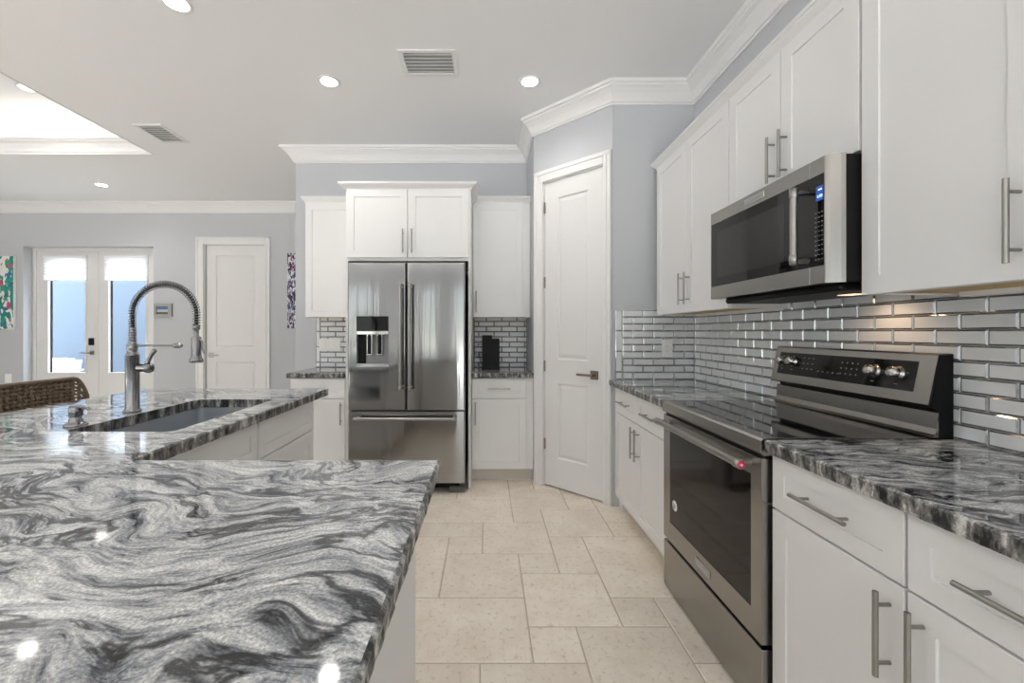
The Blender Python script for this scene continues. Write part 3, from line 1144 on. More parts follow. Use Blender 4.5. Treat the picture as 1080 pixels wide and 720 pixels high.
# spring coil around the arch
seg = [0.0]
for p, q in zip(arch, arch[1:]):
    seg.append(seg[-1] + (q - p).length)
tot = seg[-1]
coil = []
turns = 54
steps = turns * 14
k = 0
for i in range(steps + 1):
    s = tot * i / steps
    while k < len(seg) - 2 and seg[k + 1] < s:
        k += 1
    f = (s - seg[k]) / (seg[k + 1] - seg[k])
    p = arch[k].lerp(arch[k + 1], f)
    d = (arch[min(k + 2, len(arch) - 1)] - arch[max(k - 1, 0)]).normalized()
    nrm = Vector((-d.z, 0, d.x))
    ang = 2 * PI * turns * i / steps
    coil.append(p + (nrm * math.cos(ang) + Vector((0, 1, 0)) * math.sin(ang)) * 0.0142)
mb = MB()
mb.tube(coil, 0.0019, 6)
mb.build('spring', 'faucet', fc)
hx = 2 * R0
zt_ = cz - 0.055
mb = MB()
mb.lathe([(0.0125, 0.012), (0.0145, 0.008), (0.0145, -0.006), (0.0095, -0.012), (0.0095, -0.034), (0.015, -0.038), (0.0185, -0.042), (0.0185, -0.118), (0.020, -0.128),
          (0.026, -0.136), (0.0265, -0.146), (0.022, -0.149), (0.001, -0.148)], (hx, 0, zt_), n=24)
mb.build('spray_head', 'faucet', fc)
mb = MB()
mb.tube([(hx + 0.015, 0, zt_ - 0.05), (hx + 0.025, 0, zt_ - 0.06), (hx + 0.025, 0, zt_ - 0.088), (hx + 0.033, 0, zt_ - 0.112)], [0.004, 0.0045, 0.004, 0.003], 10)
mb.build('spray_lever', 'faucet', fc)
mb = MB()
mb.cyl((0.015, 0, 0.283), (0.175, 0, 0.283), 0.0042, 12)
mb.lathe([(0.004, 0.0), (0.010, 0.008), (0.0115, 0.020), (0.0105, 0.034), (0.005, 0.042)], (0.17, 0, 0.283), (1, 0, 0), 16)
mb.build('dock_arm', 'faucet', fc)
mb = MB()
mb.lathe([(0.016, 0.0), (0.018, 0.006), (0.018, 0.03), (0.021, 0.036), (0.022, 0.05), (0.018, 0.058), (0.008, 0.062)], (0.024, 0, 0.188), (1, 0, 0), 20)
mb.tube([(0.062, 0, 0.205), (0.070, 0, 0.222), (0.082, 0, 0.245), (0.094, 0, 0.262), (0.098, 0, 0.266)], [0.009, 0.008, 0.0075, 0.0095, 0.006], 12)
mb.build('lever', 'faucet', fc)

sd = thing('soap_dispenser', 'small chrome soap dispenser standing left of the faucet on the counter', 'soap dispenser', (-1.496, 1.555, ZT))
mb = MB()
mb.lathe([(0.034, 0.0), (0.035, 0.004), (0.031, 0.009), (0.022, 0.013), (0.020, 0.018), (0.020, 0.024), (0.016, 0.027), (0.016, 0.033)], n=28)
mb.build('base', 'faucet', sd)
mb = MB()
mb.lathe([(0.019, 0.033), (0.0205, 0.036), (0.0205, 0.068), (0.018, 0.073), (0.001, 0.074)], n=28)
mb.tube([(0.012, 0, 0.066), (0.030, 0, 0.067), (0.044, 0, 0.063), (0.048, 0, 0.055)], [0.008, 0.007, 0.006, 0.005], 12)
mb.build('pump_head', 'faucet', sd)


# ------------------------------------------------------------------ refrigerator
rf = thing('refrigerator', 'stainless french-door refrigerator with water dispenser between white panels', 'refrigerator', (-0.620, 3.30, 0))
W = 0.455
mb = MB()
mb.box((-W + 0.006, 0.075, 0.05), (W - 0.006, 0.77, 1.765), 0, 0.004)
mb.box((-W + 0.05, 0.06, 0.03), (W - 0.05, 0.12, 0.085), 1)
for s in (-1, 1):
    mb.box((s * (W - 0.005), 0.035, 0.0), (s * (W - 0.125), 0.10, 0.045), 2, 0.003)
    mb.box((s * (W - 0.02), 0.02, 1.765), (s * (W - 0.12), 0.2, 1.785), 1, 0.003)
mb.build('body', ['grey', 'black', 'darkgrey'], rf)


def slab_front(x0, x1, z0, z1, hole=None, th=0.07, rr=0.012):
    """Appliance door with rounded vertical edges, slightly crowned, optional recess (x0,x1,z0,z1,depth)."""
    mb = MB()
    if hole is None:
        prof = []
        nseg = 5
        for i in range(nseg + 1):
            a = PI + PI / 2 * i / nseg
            prof.append((x0 + rr + rr * math.cos(a), rr + rr * math.sin(a)))
        for i in range(1, 9):
            u = i / 9
            prof.append((x0 + rr + (x1 - x0 - 2 * rr) * u, -0.004 * math.sin(PI * u)))
        for i in range(nseg + 1):
            a = -PI / 2 + PI / 2 * i / nseg
            prof.append((x1 - rr + rr * math.cos(a), rr + rr * math.sin(a)))
        prof += [(x1, th), (x0, th)]
        ring = lambda z: [(u, v, z) for u, v in prof]
        mb.rings([ring(z0), ring(z1)], 0, False, True, True, True)
        for f in mb.bm.faces:
            f.smooth = abs(f.normal.z) < 0.5 if f.normal.length > 0 else True
    else:
        hx0, hx1, hz0, hz1, dp = hole
        xs = [x0 + rr, hx0, hx1, x1 - rr]
        zs2 = [z0, hz0, hz1, z1]
        for i in range(3):
            for j in range(3):
                if i == 1 and j == 1:
                    continue
                mb.quad([(xs[i], 0, zs2[j]), (xs[i + 1], 0, zs2[j]), (xs[i + 1], 0, zs2[j + 1]), (xs[i], 0, zs2[j + 1])], 0)
        for sx, xc, a0 in ((x0, x0 + rr, PI), (x1, x1 - rr, -PI / 2)):
            prev = None
            for i in range(6):
                a = a0 + PI / 2 * i / 5
                p = (xc + rr * math.cos(a), rr + rr * math.sin(a))
                if prev:
                    mb.quad([(prev[0], prev[1], z0), (p[0], p[1], z0), (p[0], p[1], z1), (prev[0], prev[1], z1)], 0, True)
                prev = p
            mb.quad([(sx, rr, z0), (sx, th, z0), (sx, th, z1), (sx, rr, z1)], 0)
        out = [(x0, rr), (x0 + rr, 0), (x1 - rr, 0), (x1, rr), (x1, th), (x0, th)]
        mb.quad([(u, v, z0) for u, v in out], 0)
        mb.quad([(u, v, z1) for u, v in out], 0)
        mb.quad([(x0, th, z0), (x1, th, z0), (x1, th, z1), (x0, th, z1)], 0)
        q = [(hx0, hz0), (hx1, hz0), (hx1, hz1), (hx0, hz1)]
        for i in range(4):
            (ua, va), (ub, vb) = q[i], q[(i + 1) % 4]
            mb.quad([(ua, 0, va), (ub, 0, vb), (ub, dp, vb), (ua, dp, va)], 1)
        mb.quad([(u, dp, v) for u, v in q], 1)
    return mb


# dispenser recess in the left door
dx0, dx1 = -1.005 + 0.620, -0.757 + 0.620
ld = slab_front(-W, -0.004, 0.652, 1.79, (dx0, dx1, 0.985, 1.378, 0.055)).build('door', ['steelv', 'grey'], rf)
mb = MB()
mb.box((dx0 + 0.001, -0.002, 1.264), (dx1 - 0.001, 0.05, 1.377), 0, 0.002)
mb.build('display', 'blackgl', ld)
mb = MB()
mb.box((dx0 + 0.001, -0.003, 1.236), (dx1 - 0.001, 0.04, 1.262), 0, 0.002)
mb.build('dispenser_trim', 'chrome', ld)
mb = MB()
mb.box((dx0 + 0.001, -0.004, 0.986), (dx1 - 0.001, 0.05, 1.010), 0, 0.003)
mb.build('drip_tray', 'chrome', ld)
mb = MB()
mb.box((dx0 + 0.002, 0.040, 1.010), (dx0 + 0.060, 0.054, 1.236), 1)
for x in (dx0 + 0.095, dx0 + 0.175):
    mb.box((x - 0.022, 0.018, 1.075), (x + 0.022, 0.030, 1.236), 0, 0.003)
    mb.box((x - 0.016, 0.016, 1.082), (x + 0.016, 0.020, 1.225), 1, 0.002)
    mb.cyl((x, 0.022, 1.236), (x, 0.022, 1.205), 0.012, 12, 1)
mb.build('dispenser_paddle', ['chrome', 'black'], ld)
rd = slab_front(0.004, W, 0.652, 1.79).build('door', 'steelv', rf)
fd = slab_front(-W, W, 0.088, 0.640).build('freezer_drawer', 'steelv', rf)


def bar_handle(p0, p1, r, off, m, name, parent, inset=0.02):
    """Round bar with chunky end posts; off = vector from bar back to the face."""
    p0, p1, off = Vector(p0), Vector(p1), Vector(off)
    d = (p1 - p0).normalized()
    mb = MB()
    mb.cyl(p0, p1, r, 18)
    for p, s in ((p0, 1), (p1, -1)):
        mb.lathe([(r * 0.6, -0.002), (r * 1.18, 0.0), (r * 1.18, 0.03), (r * 1.02, 0.032)], p - d * s * 0.001, d * s, 18)
        q = p + d * s * inset
        mb.cyl(q, q + off, r * 0.85, 14)
    return mb.build(name, m, parent)


bar_handle((-0.035, -0.062, 0.812), (-0.035, -0.062, 1.625), 0.0125, (0, 0.062, 0), 'nickel', 'handle', ld)
bar_handle((0.035, -0.062, 0.812), (0.035, -0.062, 1.625), 0.0125, (0, 0.062, 0), 'nickel', 'handle', rd)
bar_handle((-0.39, -0.062, 0.594), (0.39, -0.062, 0.594), 0.0125, (0, 0.062, 0), 'nickel', 'handle', fd)


# ------------------------------------------------------------------ range
RG0 = 2.118
RW = 0.758
rg = thing('range', 'stainless freestanding electric range with black glass oven door', 'range', (0.879, RG0, 0), RX)
RD = XR - 0.879 - 0.010
mb = MB()
mb.box((0.002, 0.045, 0.03), (RW - 0.002, RD, 0.895), 0)
for x in (0.05, RW - 0.05):
    for y in (0.10, RD - 0.08):
        mb.cyl((x, y, 0), (x, y, 0.03), 0.02, 12, 0)
mb.build('body', 'black', rg)
# storage drawer
mb = MB()
mb.box((0.004, 0.0, 0.012), (RW - 0.004, 0.045, 0.238), 0, 0.004, 2)
mb.build('storage_drawer', 'steel', rg)
# oven door with window opening
wx0, wx1, wz0, wz1 = 0.075, RW - 0.058, 0.345, 0.785
mb = MB()
xs = [0.004, wx0, wx1, RW - 0.004]
zs3 = [0.254, wz0, wz1, 0.850]
for i in range(3):
    for j in range(3):
        if i == 1 and j == 1:
            continue
        mb.box((xs[i], 0.0, zs3[j]), (xs[i + 1], 0.040, zs3[j + 1]), 0)
bmesh.ops.remove_doubles(mb.bm, verts=mb.bm.verts[:], dist=1e-5)
od = mb.build('oven_door', 'steel', rg)
mb = MB()
mb.box((wx0, 0.0015, wz0), (wx1, 0.012, wz1))
mb.build('window', 'ovengl', od)
bar_handle((0.035, -0.048, 0.822), (RW - 0.035, -0.048, 0.822), 0.0135, (0, 0.05, 0), 'nickel', 'handle', od, 0.028)
mb = MB()
mb.lathe([(0.0125, 0.0), (0.0125, 0.004), (0.011, 0.005), (0.001, 0.005)], (RW - 0.0335, -0.048, 0.822), (1, 0, 0), 20, 0)
mb.lathe([(0.0045, 0.005), (0.0045, 0.006), (0.001, 0.006)], (RW - 0.0335, -0.048, 0.822), (1, 0, 0), 16, 1)
mb.build('medallion', ['red', 'white_mark'], od)


def badge(parent, cx, cz, w, h, y=0.0, word='KitchenAid'):
    mb = MB()
    mb.box((cx - w / 2, y - 0.003, cz - h / 2), (cx + w / 2, y, cz + h / 2), 0, 0.0008)
    mb.box((cx - w / 2 + 0.003, y - 0.0034, cz - h / 2 + 0.003), (cx + w / 2 - 0.003, y - 0.0028, cz + h / 2 - 0.003), 1)
    mb.join(text_bm(word, h * 0.62, 0.0004), 0, Matrix.Translation((cx, y - 0.0036, cz)))
    return mb.build('badge', ['chrome', 'grey'], parent)


badge(od, 0.385, 0.300, 0.115, 0.030)
mb = MB()
mb.lathe([(0.024, 0.0), (0.024, 0.0012), (0.001, 0.0012)], (0.125, 0.0012, 0.443), (0, -1, 0), 28, 0)
for s in range(3):
    a = s * PI / 3 + 0.5
    mb.box((0.125 - 0.012 + 0.008 * s, -0.0006, 0.443 - 0.013), (0.125 - 0.008 + 0.008 * s, -0.0001, 0.443 + 0.013 - 0.004 * s), 1)
mb.build('round_sticker', ['white_mark', 'grey_mark'], od)
# cooktop
mb = MB()
mb.prism([(-0.004, 0.866), (-0.006, 0.878), (-0.004, 0.908), (0.004, 0.915), (0.03, 0.916), (0.03, 0.898), (0.05, 0.862), (0.006, 0.860)], -0.001, RW + 0.001, 'x', 0)
mb.box((-0.001, 0.03, 0.898), (0.012, RD - 0.08, 0.916), 0)
mb.box((RW - 0.011, 0.03, 0.898), (RW + 0.001, RD - 0.08, 0.916), 0)
ck = mb.build('cooktop', 'steel', rg)
mb = MB()
mb.box((0.012, 0.03, 0.900), (RW - 0.011, RD - 0.06, 0.9155))
mb.build('glass_surface', 'cooktop', ck)
mb = MB()
mb.box((0.004, 0.012, 0.848), (RW - 0.004, 0.05, 0.870))
mb.build('vent_gap', 'black', rg)
# backguard; local y from the door face
yb = lambda X: X - 0.879
mb = MB()
prof = [(yb(1.452), 1.186), (yb(1.445), 1.180), (yb(1.412), 1.022), (yb(1.416), 1.016), (yb(1.475), 1.016), (yb(1.475), 1.186)]
mb.prism([(v, w) for v, w in prof], 0.0, RW - 0.004, 'x', 0)
prof = [(yb(1.448), 0.999), (yb(1.442), 0.996), (yb(1.440), 0.945), (yb(1.434), 0.926), (yb(1.425), 0.917), (yb(1.475), 0.917), (yb(1.475), 0.999)]
mb.prism([(v, w) for v, w in prof], 0.0, RW - 0.004, 'x', 0)
mb.prism([(yb(1.455), 0.90), (yb(1.455), 1.02), (yb(1.485), 1.185), (yb(1.489), 1.185), (yb(1.489), 0.90)], 0.004, RW - 0.001, 'x', 1)
mb.prism([(yb(1.416), 1.017), (yb(1.448), 1.182), (yb(1.489), 1.182), (yb(1.489), 0.90), (yb(1.45), 0.90), (yb(1.45), 1.0)], RW - 0.004, RW, 'x', 1)
bg_ = mb.build('backguard', ['steel', 'black'], rg)
# tilted control glass: on the plane through (1.445,1.180) and (1.412,1.022)
A0, B0 = Vector((0, yb(1.412), 1.022)), Vector((0, yb(1.445), 1.180))
up = (B0 - A0).normalized()
nrm = Vector((0, -up.z, up.y))      # towards the cook
def on(x, s, o=0.0):
    return Vector((x, 0, 0)) + A0 + up * s + nrm * o
mb = MB()
c0 = [on(0.035, 0.035), on(RW - 0.06, 0.035), on(RW - 0.06, 0.138), on(0.035, 0.138)]
mb.rings([[p - nrm * 0.001 for p in c0], [p + nrm * 0.0015 for p in c0]], 0, False)
mb.build('control_panel', 'blackgl', bg_)
for kx in (0.062, 0.128, 0.545, 0.635):
    mb = MB()
    o = on(kx, 0.098 if kx < 0.3 else 0.092, 0.0015)
    mb.lathe([(0.027, 0.0), (0.027, 0.003), (0.022, 0.005), (0.020, 0.012), (0.0195, 0.026), (0.017, 0.029), (0.001, 0.030)], o, nrm, 24)
    mb.build('knob', 'knob_steel', bg_)
mb = MB()
def mark(x, s, w, h):
    q = [on(x - w / 2, s - h / 2, 0.0018), on(x + w / 2, s - h / 2, 0.0018), on(x + w / 2, s + h / 2, 0.0018), on(x - w / 2, s + h / 2, 0.0018)]
    mb.quad(q, 0)
for kx, ks in ((0.062, 0.098), (0.128, 0.098), (0.545, 0.092), (0.635, 0.092)):
    mark(kx, ks - 0.038, 0.014, 0.003)
    mark(kx + 0.034, ks + 0.004, 0.006, 0.003)
for i in range(3):
    for j in range(3):
        mark(0.195 + 0.026 * j, 0.118 - 0.024 * i, 0.012, 0.003)
for i in range(3):
    for j in range(4):
        mark(0.40 + 0.024 * j, 0.112 - 0.022 * i, 0.006, 0.005)
for j in range(5):
    mark(0.285 + 0.026 * j, 0.066, 0.010, 0.004)
mb.build('button_marks', 'grey_mark', bg_)

# ------------------------------------------------------------------ over-the-range microwave
MW = 2.100 - 1.364
XM = 1.102
mw = thing('microwave', 'stainless over-the-range microwave with black glass door mounted above the range', 'microwave', (XM, 2.100, 0), RX)
mz0, mz1 = 1.415, 1.830
mb = MB()
mb.box((0.002, 0.05, mz0 + 0.002), (MW - 0.002, XR - XM - 0.012, mz1 - 0.002), 0, 0.003)
mb.box((0.03, 0.055, mz0 - 0.024), (MW - 0.03, XR - XM - 0.06, mz0 + 0.002), 0, 0.008)
mb.build('body', 'black', mw)
mb = MB()
gx0, gx1, gz0, gz1 = 0.012, MW - 0.028, 1.474, 1.776
# bowed stainless face with a slanted near side
pl = [(0.0, 0.045), (0.0, 0.006), (0.006, 0.0), (gx0, 0.0)]
pr = [(gx1, 0.0), (MW - 0.024, 0.001), (MW - 0.016, 0.010), (MW - 0.004, 0.036), (MW, 0.048)]
def strip(pts, za, zb):
    for p, q in zip(pts, pts[1:]):
        mb.quad([(p[0], p[1], za), (q[0], q[1], za), (q[0], q[1], zb), (p[0], p[1], zb)], 0)
strip(pl, mz0, mz1)
strip(pr, mz0, mz1)
strip([(gx0, 0), (gx1, 0)], mz0, gz0)
strip([(gx0, 0), (gx1, 0)], gz1, mz1)
for z in (mz0, mz1):
    mb.quad([(u, v, z) for u, v in pl + pr + [(MW, 0.052), (0, 0.052)]], 0)
face = mb.build('face', 'steel', mw)
mb = MB()
mb.box((MW - 0.0915, -0.0012, mz0 + 0.001), (MW - 0.0885, 0.004, gz0), 0)
mb.build('door_seam', 'grey', face)
mb = MB()
mb.box((MW - 0.0915, -0.0012, gz1), (MW - 0.0885, 0.004, mz1 - 0.001), 0)
mb.build('door_seam', 'grey', face)
mb = MB()
mb.box((gx0, 0.001, gz0), (gx1, 0.02, gz1))
dr = mb.build('door_glass', 'blackgl', mw)
mb = MB()
mb.box((gx0 + 0.05, 0.0004, gz0 + 0.04), (0.52, 0.0012, gz1 - 0.045))
mb.build('window_screen', mat('microwave_window_mesh', (0.016, 0.0155, 0.015), 0.10, spec=0.5, var=(300, 0.3)), dr)
bar_handle((0.636, -0.048, 1.487), (0.636, -0.048, 1.745), 0.0115, (0, 0.049, 0), 'nickel', 'handle', dr, 0.012)
badge(mw, 0.345, 1.803, 0.13, 0.026)
mb = MB()
mb.box((0.674, -0.0008, 1.690), (0.704, 0.001, 1.738), 0)
clk = mb.build('clock_screen', 'clockbg', mw)
mb = MB()
mb.join(text_bm('1:50', 0.0135, 0.0003), 0, Matrix.Translation((0.690, -0.0012, 1.704)))
mb.box((0.684, -0.0012, 1.724), (0.699, -0.0008, 1.728))
mb.build('clock_digits', 'clock', clk)
mb = MB()
for i in range(11):
    for j in range(3):
        mb.box((0.668 + 0.0135 * j, 0.0003, 1.650 - 0.0155 * i), (0.675 + 0.0135 * j, 0.001, 1.653 - 0.0155 * i))
mb.build('keypad_marks', 'grey_mark', mw)
mb = MB()
mb.box((MW - 0.22, 0.20, mz0 - 0.0255), (MW - 0.15, 0.25, mz0 - 0.0235), 0)
mb.build('cooktop_lamp', mat('lit_hood_lamp', (1, 1, 1), 0.4, emit=((1.0, 0.72, 0.45), 1.2)), mw)
ld_ = bpy.data.lights.new('hood_lamp', 'SPOT')
ld_.energy = 1.3
ld_.color = (1.0, 0.66, 0.4)
ld_.spot_size = 2.3
ld_.spot_blend = 0.9
ld_.shadow_soft_size = 0.02
lo = bpy.data.objects.new('hood_lamp', ld_)
COL.objects.link(lo)
lo.parent = mw
lo.location = (MW - 0.19, 0.26, mz0 - 0.03)
lo.rotation_euler = (0.5, 0, 0)

# slim light bars fixed below the wall cabinets
for name_l, ya, yb_ in (('slim white light bar under the wall cabinet left of the microwave', 2.93, 2.13),
                        ('slim white light bar under the tall wall cabinet right of the microwave', 1.30, 0.55)):
    mb = MB()
    mb.box((1.437, yb_, 1.362), (1.484, ya, 1.3835), 0, 0.003)
    tag(mb.build('under_cabinet_light', 'plastic'), name_l, 'light bar', 'under-cabinet light bars')


# ------------------------------------------------------------------ doors
def panel_leaf(w, h, panels, t=0.04):
    """Flat leaf with moulded panels (x0,x1,z0,z1); face at y=0, back at y=t."""
    mb = MB()
    xs = sorted({0, w, *[p[0] for p in panels], *[p[1] for p in panels]})
    zs = sorted({0, h, *[p[2] for p in panels], *[p[3] for p in panels]})
    for i in range(len(xs) - 1):
        for j in range(len(zs) - 1):
            cx, cz = (xs[i] + xs[i + 1]) / 2, (zs[j] + zs[j + 1]) / 2
            if any(p[0] < cx < p[1] and p[2] < cz < p[3] for p in panels):
                continue
            mb.quad([(xs[i], 0, zs[j]), (xs[i + 1], 0, zs[j]), (xs[i + 1], 0, zs[j + 1]), (xs[i], 0, zs[j + 1])])
    for a, b, c, d in panels:
        loops = [[(a + k, y, c + k), (b - k, y, c + k), (b - k, y, d - k), (a + k, y, d - k)] for k, y in ((0, 0), (0.010, 0.009), (0.018, 0.009), (0.040, 0.003), )]
        V = [[mb.bm.verts.new(p) for p in l] for l in loops]
        for A, B in zip(V, V[1:]):
            for k in range(4):
                mb.bm.faces.new((A[k], A[(k + 1) % 4], B[(k + 1) % 4], B[k]))
        mb.bm.faces.new(V[-1])
    for q in ([(0, 0, 0), (0, t, 0), (0, t, h), (0, 0, h)], [(w, 0, 0), (w, t, 0), (w, t, h), (w, 0, h)], [(0, 0, 0), (w, 0, 0), (w, t, 0), (0, t, 0)],
              [(0, 0, h), (w, 0, h), (w, t, h), (0, t, h)], [(0, t, 0), (w, t, 0), (w, t, h), (0, t, h)]):
        mb.quad(q)
    bmesh.ops.remove_doubles(mb.bm, verts=mb.bm.verts[:], dist=1e-6)
    return mb


def casing(x0, x1, zt, wl, wr, wt, th=0.02):
    """Casing around an opening x0..x1 up to zt; wall face y=0."""
    mb = MB()
    for a, b in ((x0 - wl, x0), (x1, x1 + wr)):
        mb.box((a, -th, 0), (b, 0, zt + wt), 0, 0.003)
        mb.box((a + 0.012, -th - 0.006, 0), (a + 0.034, -th + 0.002, zt + wt - 0.012), 0, 0.002)
    mb.box((x0, -th, zt), (x1, 0, zt + wt), 0, 0.003)
    mb.box((x0 - wl + 0.012, -th - 0.006, zt + wt - 0.034), (x1 + wr - 0.012, -th + 0.002, zt + wt - 0.012), 0, 0.002)
    # jamb
    mb.box((x0, 0.0, 0), (x0 + 0.006, 0.1, zt))
    mb.box((x1 - 0.006, 0.0, 0), (x1, 0.1, zt))
    mb.box((x0, 0.0, zt - 0.006), (x1, 0.1, zt))
    return mb


def lever(direction, m_rose=0.065):
    mb = MB()
    h = m_rose / 2
    mb.box((-h, -0.010, -h), (h, 0.0, h), 0, 0.002)
    mb.cyl((0, -0.008, 0), (0, -0.05, 0), 0.011, 14)
    mb.box((0.012 * -direction, -0.058, -0.009), (0.125 * direction, -0.044, 0.009), 0, 0.003)
    return mb


# pantry door on the angled wall
d1 = bpy.data.objects.new('door_1', None)
COL.objects.link(d1)
d1.location = (PX0, PY0, 0)
d1.rotation_euler = (0, 0, PA)
struct(d1, 'narrow white two-panel pantry door on the angled wall')
casing(0.104, 0.647, 2.478, 0.09, 0.062, 0.092).build('casing', 'trim', d1)
lf = panel_leaf(0.525, 2.455, [(0.125, 0.40, 0.23, 0.83), (0.125, 0.40, 1.02, 2.315)]).build('leaf', 'door', d1, (0.113, 0.006, 0.014))
lever(-1).build('handle', 'bronze', lf, (0.455, 0, 0.92))
for z in (0.33, 0.965, 1.645, 2.255):
    mb = MB()
    mb.cyl((0.0, -0.004, z - 0.045), (0.0, -0.004, z + 0.045), 0.007, 10)
    mb.build('hinge', 'bronze', lf)

# door in the far wall
d2 = bpy.data.objects.new('door_2', None)
COL.objects.link(d2)
d2.location = (D2A, YF, 0)
struct(d2, 'white two-panel door in the far wall')
w2 = D2B - D2A
casing(-0.012, w2 + 0.012, 2.455, 0.105, 0.075, 0.10).build('casing', 'trim', d2)
lf = panel_leaf(w2 - 0.006, 2.435, [(0.13, w2 - 0.14, 0.23, 0.83), (0.13, w2 - 0.14, 1.02, 2.30)]).build('leaf', 'door', d2, (0.003, 0.03, 0.012))
lever(1).build('handle', 'nickel', lf, (0.065, 0, 0.925))

# french doors in the recess
d3 = bpy.data.objects.new('door_3', None)
COL.objects.link(d3)
YD = 5.97
d3.location = (FX0, YD, 0)
struct(d3, 'pair of white glazed french doors in the far wall')
wf = FX1 - FX0
mb = MB()
mb.box((0.0, 0.0, 0), (0.045, 0.08, 2.43))
mb.box((wf - 0.045, 0.0, 0), (wf, 0.08, 2.43))
mb.box((0.045, 0.0, 2.385), (wf - 0.045, 0.08, 2.43))
mb.build('frame', 'trim', d3)
lw = (wf - 0.09) / 2
for i in range(2):
    x0 = 0.045 + i * lw
    mb = MB()
    gx = (0.165, lw - 0.165)
    rect_with_holes(mb, 'y', 0.012, 0.055, 0.002, lw - 0.002, 0.015, 2.383, [(gx[0], gx[1], 0.690, 2.30)])
    for a, b, c, d in ((gx[0] - 0.03, gx[0], 0.66, 2.33), (gx[1], gx[1] + 0.03, 0.66, 2.33)):
        mb.box((a, 0.004, c), (b, 0.016, d), 0, 0.002)
    mb.box((gx[0], 0.004, 0.66), (gx[1], 0.016, 0.69), 0, 0.002)
    mb.box((gx[0], 0.004, 2.30), (gx[1], 0.016, 2.33), 0, 0.002)
    if i == 1:
        mb.box((-0.025, 0.0, 0.02), (0.025, 0.014, 2.38), 0, 0.003)
    leaf = mb.build('leaf', 'door', d3, (x0, 0, 0))
    mb = MB()
    mb.box((gx[0], 0.030, 0.69), (gx[1], 0.036, 2.30))
    mb.build('glass_pane', 'glass', leaf)
    mb = MB()
    mb.box((gx[0], 0.040, 0.69), (gx[0] + 0.02, 0.052, 2.30))
    mb.build('dark_spacer', 'black', leaf)
    if i == 0:
        lever(-1, 0.06).build('handle', 'nickel', leaf, (lw - 0.07, 0.012, 0.965))
        mb = MB()
        mb.box((lw - 0.105, -0.012, 1.07), (lw - 0.04, 0.012, 1.17), 0, 0.004)
        mb.build('keypad_lock', 'black', leaf)
    # pleated shade, hung on the leaf
    ns = 7
    mb = MB()
    prof = []
    z0, z1 = 1.985, 2.285
    for k in range(2 * ns + 1):
        prof.append((-0.010 - (0.007 if k % 2 else 0.0), z0 + (z1 - z0) * k / (2 * ns)))
    xa, xb = gx[0] - 0.045, gx[1] + 0.045
    for p, q in zip(prof, prof[1:]):
        mb.quad([(xa, p[0], p[1]), (xb, p[0], p[1]), (xb, q[0], q[1]), (xa, q[0], q[1])], 0)
    mb.box((xa, -0.026, z1), (xb, 0.002, z1 + 0.035), 1, 0.003)
    mb.box((xa, -0.022, z0 - 0.016), (xb, -0.002, z0), 1, 0.003)
    sh = mb.build('window_shade', ['shade', 'plastic'], None, (FX0 + x0, YD, 0))
    tag(sh, ('white pleated shade on the left french door beside the lock', 'white pleated shade on the right french door behind the faucet arch')[i],
        'window shade', 'shades on the french doors')

# white garden chair seen through the left pane
ac = thing('adirondack_chair', 'white slatted garden chair on the patio outside the left french door', 'chair', (-7.78, 7.6, -0.03), 0.5)
mb = MB()
for i in range(6):
    x = -0.27 + 0.108 * i
    h = 0.74 + 0.06 * math.sin(PI * (i + 0.5) / 6)
    mb.prism([(0.22, 0.26), (0.245, 0.26), (0.245 + (h - 0.26) * 0.42, h), (0.22 + (h - 0.26) * 0.42, h)], x - 0.047, x + 0.047, 'x')
mb.build('backrest', 'resin', ac)
mb = MB()
for i in range(5):
    y = -0.28 + i * 0.11
    mb.box((-0.27, y, 0.36 - 0.03 * i), (0.27, y + 0.095, 0.385 - 0.03 * i), 0, 0.003)
mb.build('seat', 'resin', ac)
for s in (-1, 1):
    mb = MB()
    mb.box((s * 0.28, -0.32, 0.0), (s * 0.31, -0.22, 0.56), 0, 0.004)
    mb.build('leg', 'resin', ac)
    mb = MB()
    mb.prism([(-0.30, 0.28), (-0.30, 0.37), (0.55, 0.10), (0.55, 0.0), (0.42, 0.0)], s * 0.255, s * 0.28, 'x')
    mb.build('leg', 'resin', ac)
    mb = MB()
    mb.box((s * 0.24, -0.36, 0.56), (s * 0.37, 0.36, 0.585), 0, 0.006)
    mb.build('armrest', 'resin', ac)

# ------------------------------------------------------------------ pictures, panel, switches
def canvas(label, x0, x1, z0, z1, m):
    t = MB()
    t.box((x0, YF - 0.036, z0), (x1, YF - 0.001, z1), 1, 0.002)
    for f in t.bm.faces:
        f.normal_update()
        if f.normal.y < -0.9:
            f.material_index = 0
    return tag(t.build('canvas_painting', [m, 'canvas_edge']), label, 'painting', 'canvases on the far wall')


canvas('white canvas painted with green leaves and a pink bloom, left of the french doors', -7.15, -6.445, 1.285, 2.29, 'art_floral')
canvas('narrow blue, black and magenta abstract canvas by the refrigerator wall corner', -2.715, -2.05, 1.30, 2.335, 'art_abstract')
pn = thing('wall_picture', 'small landscape picture in a silver frame between french doors and white door', 'picture', (-4.425, YF, 1.553))
mb = MB()
rect_with_holes(mb, 'y', -0.022, 0.0, -0.12, 0.12, -0.09, 0.09, [(-0.088, 0.072, -0.055, 0.055)])
mb.build('frame', 'nickel', pn)
mb = MB()
mb.box((-0.088, -0.008, 0.010), (0.072, -0.002, 0.055), 0)
mb.box((-0.088, -0.008, -0.025), (0.072, -0.002, 0.010), 2)
mb.box((-0.088, -0.008, -0.055), (0.072, -0.002, -0.025), 1)
mb.build('picture', ['photo_sky', 'photo_land', 'photo_haze'], pn)
mb = MB()
rect_with_holes(mb, 'y', -0.010, 0.0, -6.68, -6.60, 0.56, 0.68, [(-6.655, -6.625, 0.59, 0.65)])
mb.box((-6.655, -0.006, 0.59), (-6.625, 0, 0.65))
